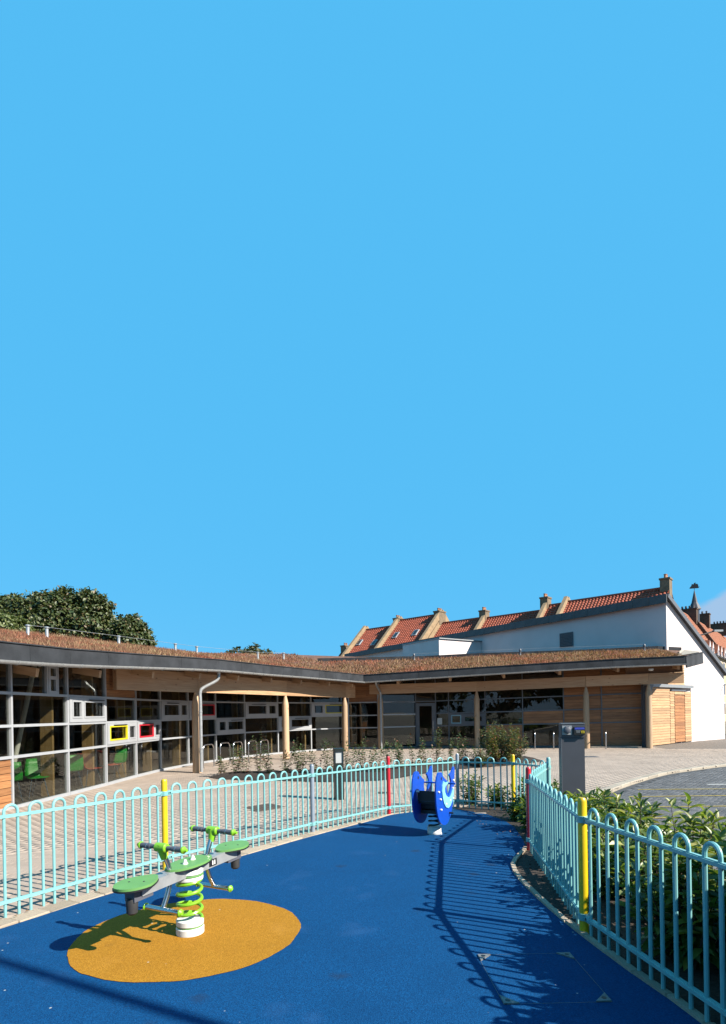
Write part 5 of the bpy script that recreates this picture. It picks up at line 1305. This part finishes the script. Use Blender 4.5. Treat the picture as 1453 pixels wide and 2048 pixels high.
for k, (x, y, h_, lab) in enumerate(row):
    stems_shrub(x, y, g(y)+.05, h_*1.25, .24+.05*(k % 3), 6 if h_ < .9 else 7, 30, .105, 'sapling', lab, 'sapling', 'saplings in the mulch bed', 'sapl', 'twig', seed=200+k, wr=.5, upright=.4, droop=.05, tk=.45)
stems_shrub(4.55,18.6,g(18.6)+.05,1.45,.85,55,80,.095,'bush','large reddish green bush at the right end of the mulch bed','bush',None,'bushl','twig',seed=300,wr=.5,upright=.4,zmin=.15)
stems_shrub(5.15,19.5,g(19.5)+.05,.95,.55,26,60,.09,'bush','smaller bush right behind the large reddish green bush','bush',None,'bushl','twig',seed=301,wr=.5,upright=.4,zmin=.1)
stems_shrub(3.75,18.0,g(18.0)+.05,.75,.45,20,50,.085,'bush','low bush left of the large reddish green bush','bush',None,'sapl','twig',seed=302,wr=.5,upright=.4,zmin=.1)
# dry leaves blown along the edges
mb = MB()
for _ in range(130):
    if random.random() < .6:
        i = random.randrange(len(bl)-1); t = random.random(); p = bl[i].lerp(bl[i+1], t); x, y = p.x-random.uniform(-.02,.20), p.y+random.uniform(-.02,.16); zo = .025
    else: x, y = random.uniform(1.75,2.25), random.uniform(7.6,9.9); zo = .006
    s = random.uniform(.008,.022); a = random.uniform(0,6.3); c, s2 = math.cos(a)*s, math.sin(a)*s; z = g(y)+zo
    mb.add([(x-c,y-s2,z),(x+s2*.5,y-c*.5,z+.006),(x+c,y+s2,z+.002),(x-s2*.5,y+c*.5,z+.008)], [(0,1,2),(0,2,3)])
obj('dry_leaves', mb, mat('dry_leaf', (.22,.12,.05), .9, island=.4), kind='stuff')

# ================================================================== STREET FURNITURE
gb = g(11.72)
bo = thing('bollard_light', (-.53,11.75,gb), 'dark square bollard light with pale lens standing on the paving behind the fence', 'bollard light')
eb = [Vector((.97,.24,0)), Vector((-.24,.97,0)), UZ]; cb_ = Vector((-.53,11.75,gb))
mb = MB().box(cb_+UZ*.38, (.185,.185,.76), eb)
for i in (-1,1):
    for j in (-1,1): mb.box(cb_+eb[0]*(i*.083)+eb[1]*(j*.083)+UZ*.88, (.02,.02,.24), eb)
mb.box(cb_+UZ*1.03, (.19,.19,.07), eb)
obj('housing', mb, M['boll'], bo); obj('lens', MB().box(cb_+UZ*.88, (.145,.145,.235), eb), M['lens'], bo)
for i, d in ((0,1),(1,1)): obj('side_cover', MB().box(cb_+eb[0]*.092+UZ*.88, (.006,.145,.238), eb) if i == 0 else MB().box(cb_+eb[1]*.092+UZ*.88, (.145,.006,.238), eb), M['boll'], bo)
gcp = g(8.5); cp0 = Vector((3.16,8.55,gcp-.05)); ec = [Vector((.985,-.17,0)), Vector((.17,.985,0)), UZ]
ch = thing('charging_post', cp0, 'charcoal electric vehicle charging post with grey socket and blue label', 'charging post')
obj('body', MB().box(cp0+UZ*.68, (.325,.21,1.36), ec), M['charger'], ch)
obj('side_trim', MB().box(cp0-ec[0]*.168+UZ*.68, (.010,.225,1.36), ec), M['alu_d'], ch)
obj('head', MB().box(cp0+UZ*1.465, (.335,.235,.20), ec), M['charger'], ch)
obj('top_cap', MB().box(cp0+UZ*1.572, (.345,.245,.014), ec), M['alu_d'], ch)
sp_ = obj('socket_plate', MB().box(cp0-ec[0]*.09-ec[1]*.125+UZ*1.475, (.135,.02,.135), ec), M['plate'], ch)
c = cp0-ec[0]*.09+UZ*1.475
obj('socket_cover', MB().tube([c-ec[1]*.134, c-ec[1]*.165, c-ec[1]*.172], [.052,.050,.040], 18), M['grip'], sp_, smooth=True)
obj('hinge', MB().box(c-ec[1]*.15+UZ*.052, (.05,.03,.014), ec), M['grip'], sp_)
hd = obj('reader', MB().box(cp0+ec[0]*.085-ec[1]*.13+UZ*1.465, (.155,.04,.115), ec), M['black'], ch)
obj('blue_label', MB().box(cp0+ec[0]*.085-ec[1]*.152+UZ*1.500, (.14,.006,.030), ec), M['c_blue'], hd)
stk = obj('warning_sticker', MB().box(cp0+ec[0]*.130-ec[1]*.152+UZ*1.448, (.048,.005,.036), ec), M['sticker'], hd)
for k in range(2): obj('print_line', MB().box(cp0+ec[0]*.130-ec[1]*.1555+UZ*(1.440+.014*k), (.034,.002,.004), ec), M['black'], stk)
for k in range(3): obj('print_line', MB().box(cp0+ec[0]*.065-ec[1]*.1515+UZ*(1.470-.014*k), (.07-.01*k,.002,.004), ec), M['plate'], hd)
# bike stands
def stand(x, y, dx, dy, label, grp):
    d = Vector((dx, dy, 0)).normalized(); p = Vector((x, y, 0)); hw2 = .34
    r = thing('bike_stand', (x, y, 0), label, 'bike stand', grp)
    pts = [p-d*hw2-UZ*.03, p-d*hw2+UZ*.4, p-d*hw2+UZ*.62]+[p+d*(-hw2+.17-.17*math.cos(a))+UZ*(.62+.17*math.sin(a)) for a in np.linspace(.26,math.pi/2,6)]
    pts += [p+d*(hw2-.17+.17*math.sin(a))+UZ*(.62+.17*math.cos(a)) for a in np.linspace(0,math.pi/2,7)]+[p+d*hw2+UZ*.4, p+d*hw2-UZ*.03]
    obj('tube', MB().tube(pts, .024, 10), M['steel'], r, smooth=True)
    for s in (-1,1): obj('base_ring', MB().lathe(p+d*(hw2*s), [(.055,-.005),(.055,.008),(.026,.012)], 12), M['steel'], r, smooth=True)
for (x, y, lab) in ((-5.38,19.55,'steel bike stand just right of the first log column'),(-5.05,20.55,'second steel bike stand from the first log column'),(-4.72,21.15,'middle steel bike stand of the five before the glazing'),(-4.28,21.75,'fourth steel bike stand, half behind a sapling'),(-3.92,22.3,'steel bike stand nearest the second log column')):
    stand(x, y, .30, 1.0, lab, 'bike stands before the left wing')
for (x, y, dx, dy, lab) in ((7.95,26.15,.29,1,'bike stand at the edge of the big bush before the right wing'),(8.75,25.95,.32,1,'bike stand left of the charging post before dark glass'),(10.95,25.45,.46,1,'bike stand before the timber boards right of a log column')):
    stand(x, y, dx, dy, lab, 'bike stands before the right wing')
# lamp post outside the frame whose shadow crosses the corner
lp = Vector((5.2,-.2,0)); lo = thing('lamp_post', lp, 'tall lamp post behind the viewer casting a long shadow over the blue surface', 'lamp post')
obj('pole', MB().tube([lp-UZ*.05, lp+UZ*1.2, lp+UZ*1.25, lp+UZ*7.3], [.075,.075,.055,.045], 12), M['zinc'], lo, smooth=True)
obj('lamp_head', MB().box(lp+Vector((.0,.0,7.32)), (.30,.22,.10)), M['zinc'], lo)
for o in bpy.data.objects:
    if 'label' in o.keys() and not o['label']: del o['label']
